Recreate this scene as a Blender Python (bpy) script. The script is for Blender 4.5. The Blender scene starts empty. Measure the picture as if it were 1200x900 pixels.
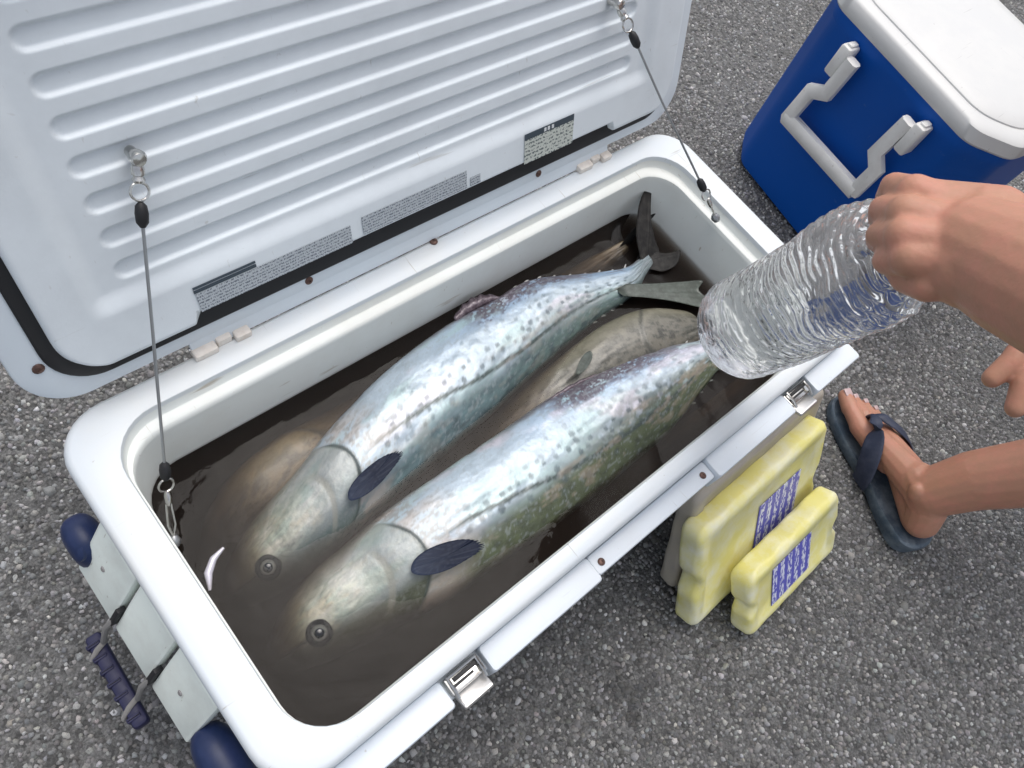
import bpy, bmesh, math, random
import numpy as np
from mathutils import Vector, Matrix

random.seed(7)
RNG = np.random.default_rng(11)
SC = bpy.context.scene
COL = SC.collection

# ------------------------------------------------------------------ camera
CAM_ROT = np.array([[0.7431, 0.4746, -0.4718],
                    [-0.6205, 0.7528, -0.2199],
                    [0.2507, 0.4561, 0.8539]])
CAM_POS = np.array([0.0107, 0.0087, 1.0278])
FOCAL = 892.0
cd = bpy.data.cameras.new("camera")
cam = bpy.data.objects.new("camera", cd)
COL.objects.link(cam)
cd.sensor_width = 36.0
cd.lens = FOCAL / 1200.0 * 36.0
cd.clip_start = 0.02
cd.clip_end = 200.0
M = Matrix(CAM_ROT.tolist()).to_4x4()
M.translation = Vector(CAM_POS)
cam.matrix_world = M
SC.camera = cam

# ------------------------------------------------------------------ light
SUN_EL, SUN_ROT = math.radians(72), math.radians(50)
world = bpy.data.worlds.new("World")
SC.world = world
world.use_nodes = True
wn = world.node_tree
sky = wn.nodes.new("ShaderNodeTexSky")
sky.sky_type = 'NISHITA'
sky.sun_disc = False
sky.sun_elevation = SUN_EL
sky.sun_rotation = SUN_ROT
sky.air_density = 1.0
sky.dust_density = 4.0
sky.ozone_density = 1.0
hsv = wn.nodes.new("ShaderNodeHueSaturation")
hsv.inputs['Saturation'].default_value = 0.42      # a thin overcast: the sky is nearly white
wn.links.new(sky.outputs[0], hsv.inputs['Color'])
wn.links.new(hsv.outputs[0], wn.nodes['Background'].inputs['Color'])
wn.nodes['Background'].inputs['Strength'].default_value = 0.15
sd = bpy.data.lights.new("sun", 'SUN')
sun = bpy.data.objects.new("sun", sd)
COL.objects.link(sun)
sd.energy = 1.0
sd.angle = math.radians(55)
sd.color = (1.0, 0.97, 0.93)
sdir = Vector((math.cos(SUN_EL) * math.sin(SUN_ROT), math.cos(SUN_EL) * math.cos(SUN_ROT), math.sin(SUN_EL)))
sun.rotation_euler = sdir.to_track_quat('Z', 'Y').to_euler()
sun.location = sdir * 5
SC.view_settings.view_transform = 'Standard'
SC.view_settings.look = 'None'
SC.view_settings.gamma = 1
SC.view_settings.exposure = 0.38
SC.render.engine = 'CYCLES'
SC.cycles.use_denoising = True
SC.cycles.max_bounces = 10
SC.cycles.transparent_max_bounces = 16
SC.cycles.transmission_bounces = 10
SC.cycles.volume_bounces = 2
SC.cycles.caustics_reflective = False
SC.cycles.caustics_refractive = False


# ------------------------------------------------------------------ small helpers
def at(px, py, z):
    """a point of the photograph (1200x900) on the horizontal plane at height z"""
    d = CAM_ROT @ np.array([px - 600.0, -(py - 450.0), -FOCAL])
    return CAM_POS + d * ((z - CAM_POS[2]) / d[2])


def onplane(px, py, p0, n):
    d = CAM_ROT @ np.array([px - 600.0, -(py - 450.0), -FOCAL])
    n = np.array(n, float)
    return CAM_POS + d * (((np.array(p0) - CAM_POS) @ n) / (d @ n))


def nrm(v):
    v = np.array(v, float)
    return v / max(np.linalg.norm(v), 1e-12)


def obj(name, verts, faces, mat=None, parent=None, smooth=True, colors=None, uv=None, sharp=None, origin=None):
    """one mesh object; verts are world coordinates"""
    me = bpy.data.meshes.new(name)
    V = np.array(verts, dtype=float).reshape(-1, 3)
    base = np.array(parent['_base'] if parent is not None and '_base' in parent else (0, 0, 0), float)
    if parent is None:
        base = np.array(origin if origin is not None else (V.min(0) + V.max(0)) / 2 * (1, 1, 0) + (0, 0, V[:, 2].min()))
    V = V - base
    me.from_pydata(V.tolist(), [], [tuple(int(i) for i in f) for f in faces])
    if colors is not None:
        a = me.color_attributes.new("Col", 'FLOAT_COLOR', 'POINT')
        c = np.ones((len(V), 4))
        c[:, :3] = colors
        a.data.foreach_set("color", c.ravel())
    if smooth:
        me.polygons.foreach_set("use_smooth", [True] * len(me.polygons))
        if sharp:
            me.set_sharp_from_angle(angle=math.radians(sharp))
    me.update()
    o = bpy.data.objects.new(name, me)
    COL.objects.link(o)
    if mat:
        me.materials.append(mat)
    if parent is not None:
        o.parent = parent
        o['_base'] = base.tolist()
    else:
        o.location = base
        o['_base'] = base.tolist()
    return o


def thing(name, label, cat, loc, group=None):
    o = bpy.data.objects.new(name, None)
    o.empty_display_size = 0.05
    COL.objects.link(o)
    o.location = Vector(loc)
    o['_base'] = [float(x) for x in loc]
    o['label'] = label
    o['category'] = cat
    if group:
        o['group'] = group
    return o


class MB:
    """collects verts and faces of one mesh"""
    def __init__(s):
        s.v, s.f = [], []

    def add(s, verts, faces):
        k = len(s.v)
        s.v += [tuple(map(float, p)) for p in verts]
        s.f += [tuple(i + k for i in f) for f in faces]
        return s

    def loft(s, loops, cap0=True, cap1=True, close=False):
        n = len(loops[0])
        vs, fs = [], []
        for L in loops:
            vs += list(L)
        m = len(loops)
        for a in range(m if close else m - 1):
            b = (a + 1) % m
            for i in range(n):
                j = (i + 1) % n
                fs.append((a * n + i, a * n + j, b * n + j, b * n + i))
        if not close:
            if cap0:
                fs.append(tuple(range(n - 1, -1, -1)))
            if cap1:
                fs.append(tuple((m - 1) * n + i for i in range(n)))
        return s.add(vs, fs)

    def tube(s, pts, r, n=10, caps=True):
        P = [np.array(p, float) for p in pts]
        R = r if hasattr(r, '__len__') else [r] * len(P)
        t0 = nrm(P[1] - P[0])
        up = np.array([0, 0, 1.0]) if abs(t0[2]) < 0.9 else np.array([1.0, 0, 0])
        a = nrm(np.cross(t0, up))
        loops = []
        for i, p in enumerate(P):
            t = nrm(P[min(i + 1, len(P) - 1)] - P[max(i - 1, 0)])
            a = nrm(a - t * (a @ t))
            b = np.cross(t, a)
            loops.append([p + R[i] * (a * math.cos(q) + b * math.sin(q)) for q in np.linspace(0, 2 * math.pi, n, endpoint=False)])
        return s.loft(loops, caps, caps)

    def lathe(s, p0, axis, prof, n=24):
        """prof: list of (distance along axis, radius)"""
        ax = nrm(axis)
        up = np.array([0, 0, 1.0]) if abs(ax[2]) < 0.9 else np.array([1.0, 0, 0])
        a = nrm(np.cross(ax, up))
        b = np.cross(ax, a)
        p0 = np.array(p0, float)
        loops = [[p0 + ax * d + r * (a * math.cos(q) + b * math.sin(q)) for q in np.linspace(0, 2 * math.pi, n, endpoint=False)] for d, r in prof]
        return s.loft(loops)

    def sweep_rect(s, pts, side, w, t):
        """a bar of w (along side) by t along a path, bevelled corners"""
        P = [np.array(p, float) for p in pts]
        sd_ = nrm(side)
        loops = []
        for i, p in enumerate(P):
            d0 = nrm(P[i] - P[i - 1]) if i else nrm(P[1] - P[0])
            d1 = nrm(P[i + 1] - P[i]) if i < len(P) - 1 else d0
            tg = nrm(d0 + d1)
            k = 1.0 / max(0.5, tg @ d0)
            b = nrm(np.cross(tg, sd_))
            L = []
            for x, y in ((-.5, -.3), (-.3, -.5), (.3, -.5), (.5, -.3), (.5, .3), (.3, .5), (-.3, .5), (-.5, .3)):
                L.append(p + sd_ * (y * w) + b * (x * t * k))
            loops.append(L)
        return s.loft(loops)

    def box(s, c, X, Y, Z, bev=0.0):
        """box of half-vectors X, Y, Z about c, with chamfered edges"""
        c, X, Y, Z = (np.array(q, float) for q in (c, X, Y, Z))
        lx, ly, lz = (np.linalg.norm(q) for q in (X, Y, Z))
        if bev <= 0:
            vs = [c + a * X + b * Y + d * Z for d in (-1, 1) for a, b in ((-1, -1), (1, -1), (1, 1), (-1, 1))]
            return s.add(vs, [(3, 2, 1, 0), (4, 5, 6, 7), (0, 1, 5, 4), (1, 2, 6, 5), (2, 3, 7, 6), (3, 0, 4, 7)])
        bev = min(bev, lx * .95, ly * .95, lz * .95)
        loops = []
        for z, ins in ((-1, 1), (-1 + .3 * bev / lz, .3), (-1 + bev / lz, 0), (1 - bev / lz, 0), (1 - .3 * bev / lz, .3), (1, 1)):
            fx, fy = (lx - ins * bev) / lx, (ly - ins * bev) / ly
            L = []
            for (sx, sy) in ((1, 1), (-1, 1), (-1, -1), (1, -1)):
                cx, cy = sx * (fx - bev / lx * .999 + 0), sy * (fy - bev / ly * .999)
                for q in range(4):
                    ang = {(1, 1): 0, (-1, 1): math.pi / 2, (-1, -1): math.pi, (1, -1): 1.5 * math.pi}[(sx, sy)] + q / 3 * math.pi / 2
                    L.append(c + X * (cx + math.cos(ang) * bev / lx) + Y * (cy + math.sin(ang) * bev / ly) + Z * z)
            loops.append(L)
        return s.loft(loops)

    def build(s, name, mat, parent=None, smooth=True, sharp=40, **kw):
        return obj(name, s.v, s.f, mat, parent, smooth, sharp=sharp, **kw)


def rr(x0, x1, y0, y1, r, n=8):
    L = []
    for cx, cy, a0 in ((x1 - r, y1 - r, 0), (x0 + r, y1 - r, 90), (x0 + r, y0 + r, 180), (x1 - r, y0 + r, 270)):
        for k in range(n + 1):
            a = math.radians(a0 + 90 * k / n)
            L.append((cx + r * math.cos(a), cy + r * math.sin(a)))
    return L


def lift(L, z):
    return [(x, y, z) for x, y in L]


def cr(xs, ys, q):
    """smooth interpolation (pchip-like hermite) of rows ys at xs"""
    xs = np.array(xs, float)
    ys = np.array(ys, float)
    if ys.ndim == 1:
        ys = ys[:, None]
    d = np.gradient(ys, xs, axis=0)
    q = np.clip(np.array(q, float), xs[0], xs[-1])
    i = np.clip(np.searchsorted(xs, q, side='right') - 1, 0, len(xs) - 2)
    h = (xs[i + 1] - xs[i])[:, None]
    t = ((q - xs[i])[:, None]) / h
    return (2 * t**3 - 3 * t**2 + 1) * ys[i] + (t**3 - 2 * t**2 + t) * h * d[i] + (-2 * t**3 + 3 * t**2) * ys[i + 1] + (t**3 - t**2) * h * d[i + 1]


def ss(a, b, x):
    t = np.clip((x - a) / (b - a), 0, 1)
    return t * t * (3 - 2 * t)


_LAT = {}


def vnoise(x, y, seed=0):
    if seed not in _LAT:
        _LAT[seed] = np.random.default_rng(seed + 100).random((256, 256))
    g = _LAT[seed]
    xi, yi = np.floor(x).astype(int), np.floor(y).astype(int)
    fx, fy = x - xi, y - yi
    fx, fy = fx * fx * (3 - 2 * fx), fy * fy * (3 - 2 * fy)
    G = lambda a, b: g[a % 256, b % 256]
    return (G(xi, yi) * (1 - fx) + G(xi + 1, yi) * fx) * (1 - fy) + (G(xi, yi + 1) * (1 - fx) + G(xi + 1, yi + 1) * fx) * fy


def fbm(x, y, seed=0, o=4):
    s, a, t = 0, .5, 0
    for k in range(o):
        s = s + a * vnoise(x * 2**k, y * 2**k, seed + k)
        t += a
        a *= .55
    return s / t


# ------------------------------------------------------------------ materials
def mat(name, color, rough=.5, metal=0.0, bump=None, vary=None, spec=.5, coat=0, sss=0, attr=False):
    """bump = (noise scale, strength, distance); vary = (scale, colour 2, amount)"""
    m = bpy.data.materials.new(name)
    m.use_nodes = True
    nt = m.node_tree
    b = nt.nodes['Principled BSDF']
    b.inputs['Roughness'].default_value = rough
    b.inputs['Metallic'].default_value = metal
    b.inputs['Specular IOR Level'].default_value = spec
    b.inputs['Coat Weight'].default_value = coat
    b.inputs['Coat Roughness'].default_value = .15
    if sss:
        b.inputs['Subsurface Weight'].default_value = sss
        b.inputs['Subsurface Radius'].default_value = (.9, .4, .2)
        b.inputs['Subsurface Scale'].default_value = .006
    tc = nt.nodes.new("ShaderNodeTexCoord")
    src = None
    if attr:
        a = nt.nodes.new("ShaderNodeAttribute")
        a.attribute_name = "Col"
        src = a.outputs['Color']
    else:
        b.inputs['Base Color'].default_value = (*color, 1)
    if vary:
        n = nt.nodes.new("ShaderNodeTexNoise")
        n.inputs['Scale'].default_value = vary[0]
        n.inputs['Detail'].default_value = 6
        n.inputs['Roughness'].default_value = .65
        nt.links.new(tc.outputs['Object'], n.inputs['Vector'])
        r = nt.nodes.new("ShaderNodeValToRGB")
        r.color_ramp.elements[0].position = .42
        r.color_ramp.elements[1].position = .68
        r.color_ramp.elements[0].color = (0, 0, 0, 1)
        r.color_ramp.elements[1].color = (1, 1, 1, 1)
        nt.links.new(n.outputs['Fac'], r.inputs['Fac'])
        mu = nt.nodes.new("ShaderNodeMath")
        mu.operation = 'MULTIPLY'
        mu.inputs[1].default_value = vary[2]
        nt.links.new(r.outputs['Color'], mu.inputs[0])
        mx = nt.nodes.new("ShaderNodeMix")
        mx.data_type = 'RGBA'
        if src:
            nt.links.new(src, mx.inputs['A'])
        else:
            mx.inputs['A'].default_value = (*color, 1)
        mx.inputs['B'].default_value = (*vary[1], 1)
        nt.links.new(mu.outputs[0], mx.inputs['Factor'])
        src = mx.outputs['Result']
    if src:
        nt.links.new(src, b.inputs['Base Color'])
    if bump:
        n = nt.nodes.new("ShaderNodeTexNoise")
        n.inputs['Scale'].default_value = bump[0]
        n.inputs['Detail'].default_value = 5
        nt.links.new(tc.outputs['Object'], n.inputs['Vector'])
        bp = nt.nodes.new("ShaderNodeBump")
        bp.inputs['Strength'].default_value = bump[1]
        bp.inputs['Distance'].default_value = bump[2]
        nt.links.new(n.outputs['Fac'], bp.inputs['Height'])
        nt.links.new(bp.outputs[0], b.inputs['Normal'])
    return m


WHITE = mat("white_plastic", (.67, .715, .75), .42, bump=(300, .12, .0006), vary=(9, (.72, .70, .64), .35))
LINER = mat("liner_plastic", (.77, .795, .765), .45, bump=(250, .12, .0006), vary=(7, (.62, .60, .54), .4))
LIDIN = mat("lid_inner_plastic", (.80, .855, .89), .45, bump=(420, .18, .0005), vary=(6, (.56, .60, .63), .4))
FLANGE = mat("front_flange_plastic", (.70, .755, .81), .4, bump=(300, .1, .0006), vary=(12, (.66, .66, .66), .3))
PALEGREEN = mat("pale_green_plastic", (.84, .90, .84), .45, bump=(200, .12, .0006), vary=(18, (.55, .55, .50), .35))
NAVY = mat("navy_plastic", (.008, .021, .078), .42, bump=(200, .15, .0006), vary=(30, (.03, .045, .14), .5))
PURPLE = mat("purple_navy_grip", (.011, .012, .055), .5, bump=(200, .2, .0008), vary=(60, (.03, .03, .09), .5))
BLACK = mat("black_rubber", (.012, .012, .014), .55)
CREAM = mat("cream_hinge_plastic", (.76, .71, .65), .45, vary=(60, (.45, .34, .26), .4))
RUST = mat("rusty_screw_metal", (.17, .10, .08), .5, .6, vary=(300, (.05, .03, .03), .8))
STEEL = mat("steel", (.66, .65, .62), .2, 1.0, vary=(200, (.35, .33, .31), .5))
STEELD = mat("dark_wire_steel", (.36, .37, .38), .35, .8)
CORD = mat("grey_cord", (.25, .24, .23), .8, bump=(900, .6, .001))
BLUE = mat("blue_cooler_plastic", (.002, .092, .45), .5, bump=(260, .22, .0006), vary=(6, (.003, .092, .44), .6), spec=.25)
BLUEW = mat("white_cooler_lid_plastic", (.62, .62, .61), .42, bump=(180, .15, .0008), vary=(11, (.70, .69, .66), .5))
HANDLE = mat("grey_white_handle_plastic", (.80, .79, .76), .45, bump=(200, .15, .0006), vary=(30, (.62, .60, .56), .4))
BITUMEN = mat("asphalt_binder", (.062, .061, .060), .85, bump=(500, .8, .002), vary=(300, (.15, .15, .147), .9))
GREYPACK = mat("grey_beige_plastic", (.42, .38, .33), .5, bump=(60, .15, .001), vary=(14, (.52, .47, .36), .6))


def scuff(m, amount=.5, tint=(.30, .26, .20)):
    """thin scratches and small grime specks mixed over a plain material"""
    nt = m.node_tree
    b_ = nt.nodes['Principled BSDF']
    src = b_.inputs['Base Color'].links[0].from_socket
    tc = nt.nodes.new("ShaderNodeTexCoord")
    out = None
    for sc, rot, th in (((9, 240, 60), .5, .70), ((260, 12, 60), -.4, .71), ((120, 120, 120), 0, .73)):
        mp = nt.nodes.new("ShaderNodeMapping")
        mp.inputs['Scale'].default_value = sc
        mp.inputs['Rotation'].default_value = (0, 0, rot)
        nt.links.new(tc.outputs['Object'], mp.inputs['Vector'])
        n = nt.nodes.new("ShaderNodeTexNoise")
        n.inputs['Scale'].default_value = 1
        n.inputs['Detail'].default_value = 3
        nt.links.new(mp.outputs[0], n.inputs['Vector'])
        r = nt.nodes.new("ShaderNodeMapRange")
        r.inputs['From Min'].default_value = th
        r.inputs['From Max'].default_value = th + .06
        nt.links.new(n.outputs['Fac'], r.inputs['Value'])
        if out is None:
            out = r.outputs[0]
        else:
            mm = nt.nodes.new("ShaderNodeMath")
            mm.operation = 'MAXIMUM'
            nt.links.new(out, mm.inputs[0])
            nt.links.new(r.outputs[0], mm.inputs[1])
            out = mm.outputs[0]
    mu = nt.nodes.new("ShaderNodeMath")
    mu.operation = 'MULTIPLY'
    mu.inputs[1].default_value = amount
    nt.links.new(out, mu.inputs[0])
    mx = nt.nodes.new("ShaderNodeMix")
    mx.data_type = 'RGBA'
    nt.links.new(mu.outputs[0], mx.inputs['Factor'])
    nt.links.new(src, mx.inputs['A'])
    mx.inputs['B'].default_value = (*tint, 1)
    nt.links.new(mx.outputs['Result'], b_.inputs['Base Color'])
    return m


for m_ in (WHITE, FLANGE, PALEGREEN):
    scuff(m_, .5)
scuff(LINER, .6, (.36, .28, .20))
scuff(LIDIN, .3)
scuff(BLUEW, .55, (.34, .33, .32))
scuff(HANDLE, .6)
scuff(BLUE, .25, (.10, .20, .45))


def ice_pack_mat():
    m = mat("yellow_gel_pack_plastic", (.80, .74, .27), .38, bump=(45, .25, .002), vary=(20, (.87, .86, .70), .9), sss=.25)
    m.node_tree.nodes['Principled BSDF'].inputs['Subsurface Radius'].default_value = (1, .9, .3)
    return m


YELLOW = ice_pack_mat()


def print_mat(name, base, ink, cell, width, rows=True, amount=.6, stretch=(1, 1, 1), rough=.5):
    """small illegible print: rows of broken strokes over a ground colour, in the UV of the label (u, v in metres)"""
    m = mat(name, base, rough)
    nt = m.node_tree
    b = nt.nodes['Principled BSDF']
    a = nt.nodes.new("ShaderNodeUVMap")
    mp = nt.nodes.new("ShaderNodeMapping")
    mp.inputs['Scale'].default_value = stretch
    nt.links.new(a.outputs[0], mp.inputs['Vector'])
    v = nt.nodes.new("ShaderNodeTexNoise")
    v.inputs['Scale'].default_value = cell
    v.inputs['Detail'].default_value = 2
    nt.links.new(mp.outputs[0], v.inputs['Vector'])
    sx = nt.nodes.new("ShaderNodeSeparateXYZ")
    nt.links.new(a.outputs[0], sx.inputs[0])
    s = nt.nodes.new("ShaderNodeMath")
    s.operation = 'MULTIPLY'
    s.inputs[1].default_value = 2 * math.pi / width
    nt.links.new(sx.outputs['Y' if rows else 'X'], s.inputs[0])
    si = nt.nodes.new("ShaderNodeMath")
    si.operation = 'SINE'
    nt.links.new(s.outputs[0], si.inputs[0])
    ms = nt.nodes.new("ShaderNodeMath")
    ms.operation = 'GREATER_THAN'
    ms.inputs[1].default_value = -.25
    nt.links.new(si.outputs[0], ms.inputs[0])
    th = nt.nodes.new("ShaderNodeMath")
    th.operation = 'GREATER_THAN'
    th.inputs[1].default_value = amount
    nt.links.new(v.outputs['Fac'], th.inputs[0])
    mu = nt.nodes.new("ShaderNodeMath")
    mu.operation = 'MULTIPLY'
    nt.links.new(ms.outputs[0], mu.inputs[0])
    nt.links.new(th.outputs[0], mu.inputs[1])
    mx = nt.nodes.new("ShaderNodeMix")
    mx.data_type = 'RGBA'
    mx.inputs['A'].default_value = (*base, 1)
    mx.inputs['B'].default_value = (*ink, 1)
    nt.links.new(mu.outputs[0], mx.inputs['Factor'])
    nt.links.new(mx.outputs['Result'], b.inputs['Base Color'])
    return m


TEXTGREY = print_mat("grey_fine_print", (.50, .54, .57), (.14, .16, .20), 700, .0032, amount=.50, stretch=(1, .6, 1))
TEXTWARN = print_mat("warning_fine_print", (.60, .63, .58), (.12, .15, .15), 600, .0045, amount=.52, stretch=(.5, .6, 1))
PACKPRINT = print_mat("violet_label_print", (.11, .11, .52), (.74, .76, .88), 170, .018, rows=False, amount=.49, stretch=(1.5, .55, 1), rough=.4)
HEADDARK = mat("dark_label_header", (.05, .07, .09), .5)
PRINTWHITE = mat("white_print", (.75, .77, .78), .5)


def label_plate(name, c, U, V, mat_, parent, thick=.0005):
    """a thin sticker: corner-centred at c with half vectors U, V; its UV is in metres"""
    c, U, V = (np.array(q, float) for q in (c, U, V))
    n = nrm(np.cross(U, V))
    vs = [c + a * U + b * V + n * d for d in (0, thick) for a, b in ((-1, -1), (1, -1), (1, 1), (-1, 1))]
    o = obj(name, vs, [(4, 5, 6, 7), (0, 1, 5, 4), (1, 2, 6, 5), (2, 3, 7, 6), (3, 0, 4, 7)], mat_, parent, smooth=False)
    lu, lv = np.linalg.norm(U), np.linalg.norm(V)
    uvl = o.data.uv_layers.new(name="UVMap")
    for li, lp in enumerate(o.data.loops):
        a, b = ((-1, -1), (1, -1), (1, 1), (-1, 1))[lp.vertex_index % 4]
        uvl.data[li].uv = (a * lu + 1, b * lv + 1)
    return o


# ================================================================== THE GROUND
_nt = BITUMEN.node_tree
_b = _nt.nodes['Principled BSDF']
_old = _b.inputs['Base Color'].links[0].from_socket
_tc = _nt.nodes.new("ShaderNodeTexCoord")
_vo = _nt.nodes.new("ShaderNodeTexVoronoi")
_vo.inputs['Scale'].default_value = 150
_nt.links.new(_tc.outputs['Object'], _vo.inputs['Vector'])
_bwn = _nt.nodes.new("ShaderNodeRGBToBW")
_nt.links.new(_vo.outputs['Color'], _bwn.inputs[0])
_mr = _nt.nodes.new("ShaderNodeMapRange")
_mr.inputs['To Min'].default_value = .5
_mr.inputs['To Max'].default_value = 2.0
_nt.links.new(_bwn.outputs[0], _mr.inputs['Value'])
_mm = _nt.nodes.new("ShaderNodeVectorMath")
_mm.operation = 'SCALE'
_nt.links.new(_old, _mm.inputs[0])
_nt.links.new(_mr.outputs[0], _mm.inputs['Scale'])
_nt.links.new(_mm.outputs[0], _b.inputs['Base Color'])
g = MB()
N = 12
ext = 30
g.add([(-ext, -ext, 0), (ext, -ext, 0), (ext, ext, 0), (-ext, ext, 0)], [(0, 1, 2, 3)])
ground = g.build("asphalt_ground", BITUMEN, smooth=False, origin=(0, 0, 0))
ground['kind'] = 'structure'


def asphalt_chips():
    """the stone chips of the worn asphalt, all in one mesh (nobody could count them)"""
    xs0, xs1, ys0, ys1 = -1.0, 3.4, -1.4, 2.3
    pts, rad = [], []

    def field(step, r0, r1, keep):
        nx, ny = int((xs1 - xs0) / step), int((ys1 - ys0) / step)
        X, Y = np.meshgrid(np.arange(nx), np.arange(ny))
        P = np.stack([X.ravel(), Y.ravel()], 1) * step + (xs0, ys0) + RNG.uniform(-.48, .48, (nx * ny, 2)) * step
        k = RNG.random(len(P)) < keep
        P = P[k]
        q = (np.c_[P, np.zeros(len(P))] - CAM_POS) @ CAM_ROT
        u, v = q[:, 0] / -q[:, 2] * FOCAL, q[:, 1] / -q[:, 2] * FOCAL
        k = (np.abs(u) < 860) & (np.abs(v) < 700) & (q[:, 2] < 0)
        k &= ~((P[:, 0] > .08) & (P[:, 0] < .78) & (P[:, 1] > .07) & (P[:, 1] < .32))
        P = P[k]
        far = np.linalg.norm(P - CAM_POS[:2], axis=1)
        r = RNG.uniform(r0, r1, len(P))
        keep2 = (far < 1.5) | (r > (r0 + r1) / 2)
        pts.append(P[keep2])
        rad.append(r[keep2])
    field(.0062, .0024, .0040, .80)
    field(.0125, .0038, .0056, .45)
    field(.040, .0056, .0085, .16)
    P = np.concatenate(pts)
    R = np.concatenate(rad)
    # a worn star-shaped stain beside the cooler holds no light chips
    st = at(742, 815, 0)[:2]
    d = P - st
    ang = np.arctan2(d[:, 1], d[:, 0])
    rs = .024 + .016 * np.cos(3 * ang + .6) + .006 * np.cos(5 * ang)
    stain = np.hypot(d[:, 0], d[:, 1]) < rs
    n = len(P)
    K = 6
    a = (np.arange(K) / K * 2 * np.pi)[None, :] + RNG.uniform(0, 6.28, (n, 1)) + RNG.uniform(-.35, .35, (n, K))
    rr_ = R[:, None] * RNG.uniform(.72, 1.22, (n, K))
    sq = RNG.uniform(.65, 1.0, (n, 1))
    th = RNG.uniform(0, 3.14, (n, 1))
    lx, ly = rr_ * np.cos(a), rr_ * np.sin(a) * sq
    bx, by = lx * np.cos(th) - ly * np.sin(th), lx * np.sin(th) + ly * np.cos(th)
    h = R[:, None] * RNG.uniform(.25, .75, (n, 1))
    tx, ty = RNG.uniform(-.28, .28, (n, 1)), RNG.uniform(-.28, .28, (n, 1))
    V = np.zeros((n, 2, K, 3))
    V[:, 0, :, 0] = P[:, :1] + bx
    V[:, 0, :, 1] = P[:, 1:] + by
    V[:, 0, :, 2] = -.0008
    sh = RNG.uniform(.55, .85, (n, 1))
    V[:, 1, :, 0] = P[:, :1] + bx * sh
    V[:, 1, :, 1] = P[:, 1:] + by * sh
    V[:, 1, :, 2] = h + bx * tx + by * ty
    idx = np.arange(n)[:, None, None] * (2 * K)
    i = np.arange(K)
    j = (i + 1) % K
    quads = (np.stack([i, j, j + K, i + K], 1)[None] + idx).reshape(-1, 4)
    tops = (np.arange(K, 2 * K)[None, :] + idx[:, :, 0]).reshape(-1, K)
    me = bpy.data.meshes.new("asphalt_chips")
    me.vertices.add(n * 2 * K)
    me.vertices.foreach_set("co", V.ravel())
    lt = np.concatenate([quads.ravel(), tops.ravel()])
    cnt = np.concatenate([np.full(len(quads), 4), np.full(len(tops), K)])
    me.loops.add(len(lt))
    me.loops.foreach_set("vertex_index", lt.astype(np.int32))
    me.polygons.add(len(cnt))
    me.polygons.foreach_set("loop_start", (np.cumsum(cnt) - cnt).astype(np.int32))
    me.polygons.foreach_set("loop_total", cnt.astype(np.int32))
    me.update(calc_edges=True)
    me.validate()
    val = RNG.lognormal(math.log(.222), .38, n)
    val = np.where(RNG.random(n) < .02, RNG.uniform(.34, .52, n), val)
    val = np.clip(val, .05, .65)
    val = val * (.82 + .36 * fbm(P[:, 0] * 5 + 9, P[:, 1] * 5 + 9, 40))
    val = np.where(stain, .085 + .03 * RNG.random(n), val)
    tint = np.stack([1 + RNG.normal(.015, .03, n), np.ones(n), 1 + RNG.normal(-.02, .035, n)], 1)
    c = np.ones((n, 2 * K, 4))
    c[:, :, :3] = (val[:, None] * tint)[:, None, :]
    at_ = me.color_attributes.new("Col", 'FLOAT_COLOR', 'POINT')
    at_.data.foreach_set("color", c.ravel())
    o = bpy.data.objects.new("asphalt_chips", me)
    COL.objects.link(o)
    me.materials.append(mat("asphalt_chip_stone", (.2, .2, .2), .75, attr=True, vary=(900, (.05, .05, .05), .45), bump=(1500, .4, .0006)))
    o['kind'] = 'stuff'
    print("chips", n)


asphalt_chips()

# ================================================================== THE BIG WHITE COOLER
W, D, H = .85, .3817, .34
cooler = thing("fish_cooler", "large open white cooler with ribbed lid tilted back, full of fish and murky water",
               "cooler", (W / 2, D / 2, 0))

b = MB()
b.loft([lift(rr(.045, .805, .04, .34, .04), .012), lift(rr(.038, .812, .033, .347, .042), .022),
        lift(rr(.018, .832, .012, .366, .042), .284), lift(rr(.006, .844, .004, .377, .046), .286),
        lift(rr(.001, .849, .001, .381, .048), .291), lift(rr(0, W, 0, D, .048), .331),
        lift(rr(.0008, W - .0008, .0008, D - .0008, .048), .3345), lift(rr(.003, W - .003, .003, D - .003, .047), .3380),
        lift(rr(.0065, W - .0065, .0060, D - .0065, .046), .3400),
        lift(rr(.0345, .8120, .0185, .3530, .050), .3400), lift(rr(.0362, .8105, .0200, .3513, .049), .3394),
        lift(rr(.0370, .8098, .0208, .3505, .048), .3378), lift(rr(.0372, .8096, .0210, .3502, .048), .333)],
       cap0=True, cap1=False)
b.build("body", WHITE, cooler)

b = MB()
b.loft([lift(rr(.0369, .8098, .0207, .3504, .048), .334), lift(rr(.0374, .8085, .0212, .3490, .047), .3262),
        lift(rr(.0380, .8065, .0216, .3468, .046), .3238), lift(rr(.0392, .7985, .0222, .3375, .044), .3232),
        lift(rr(.0395, .7960, .0223, .3350, .043), .3215), lift(rr(.0397, .7945, .0224, .3335, .043), .316),
        lift(rr(.0440, .782, .0250, .322, .045), .09), lift(rr(.050, .776, .031, .316, .045), .07),
        lift(rr(.064, .760, .046, .300, .04), .061)], cap0=False)
liner = b.build("liner", LINER, cooler)

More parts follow.
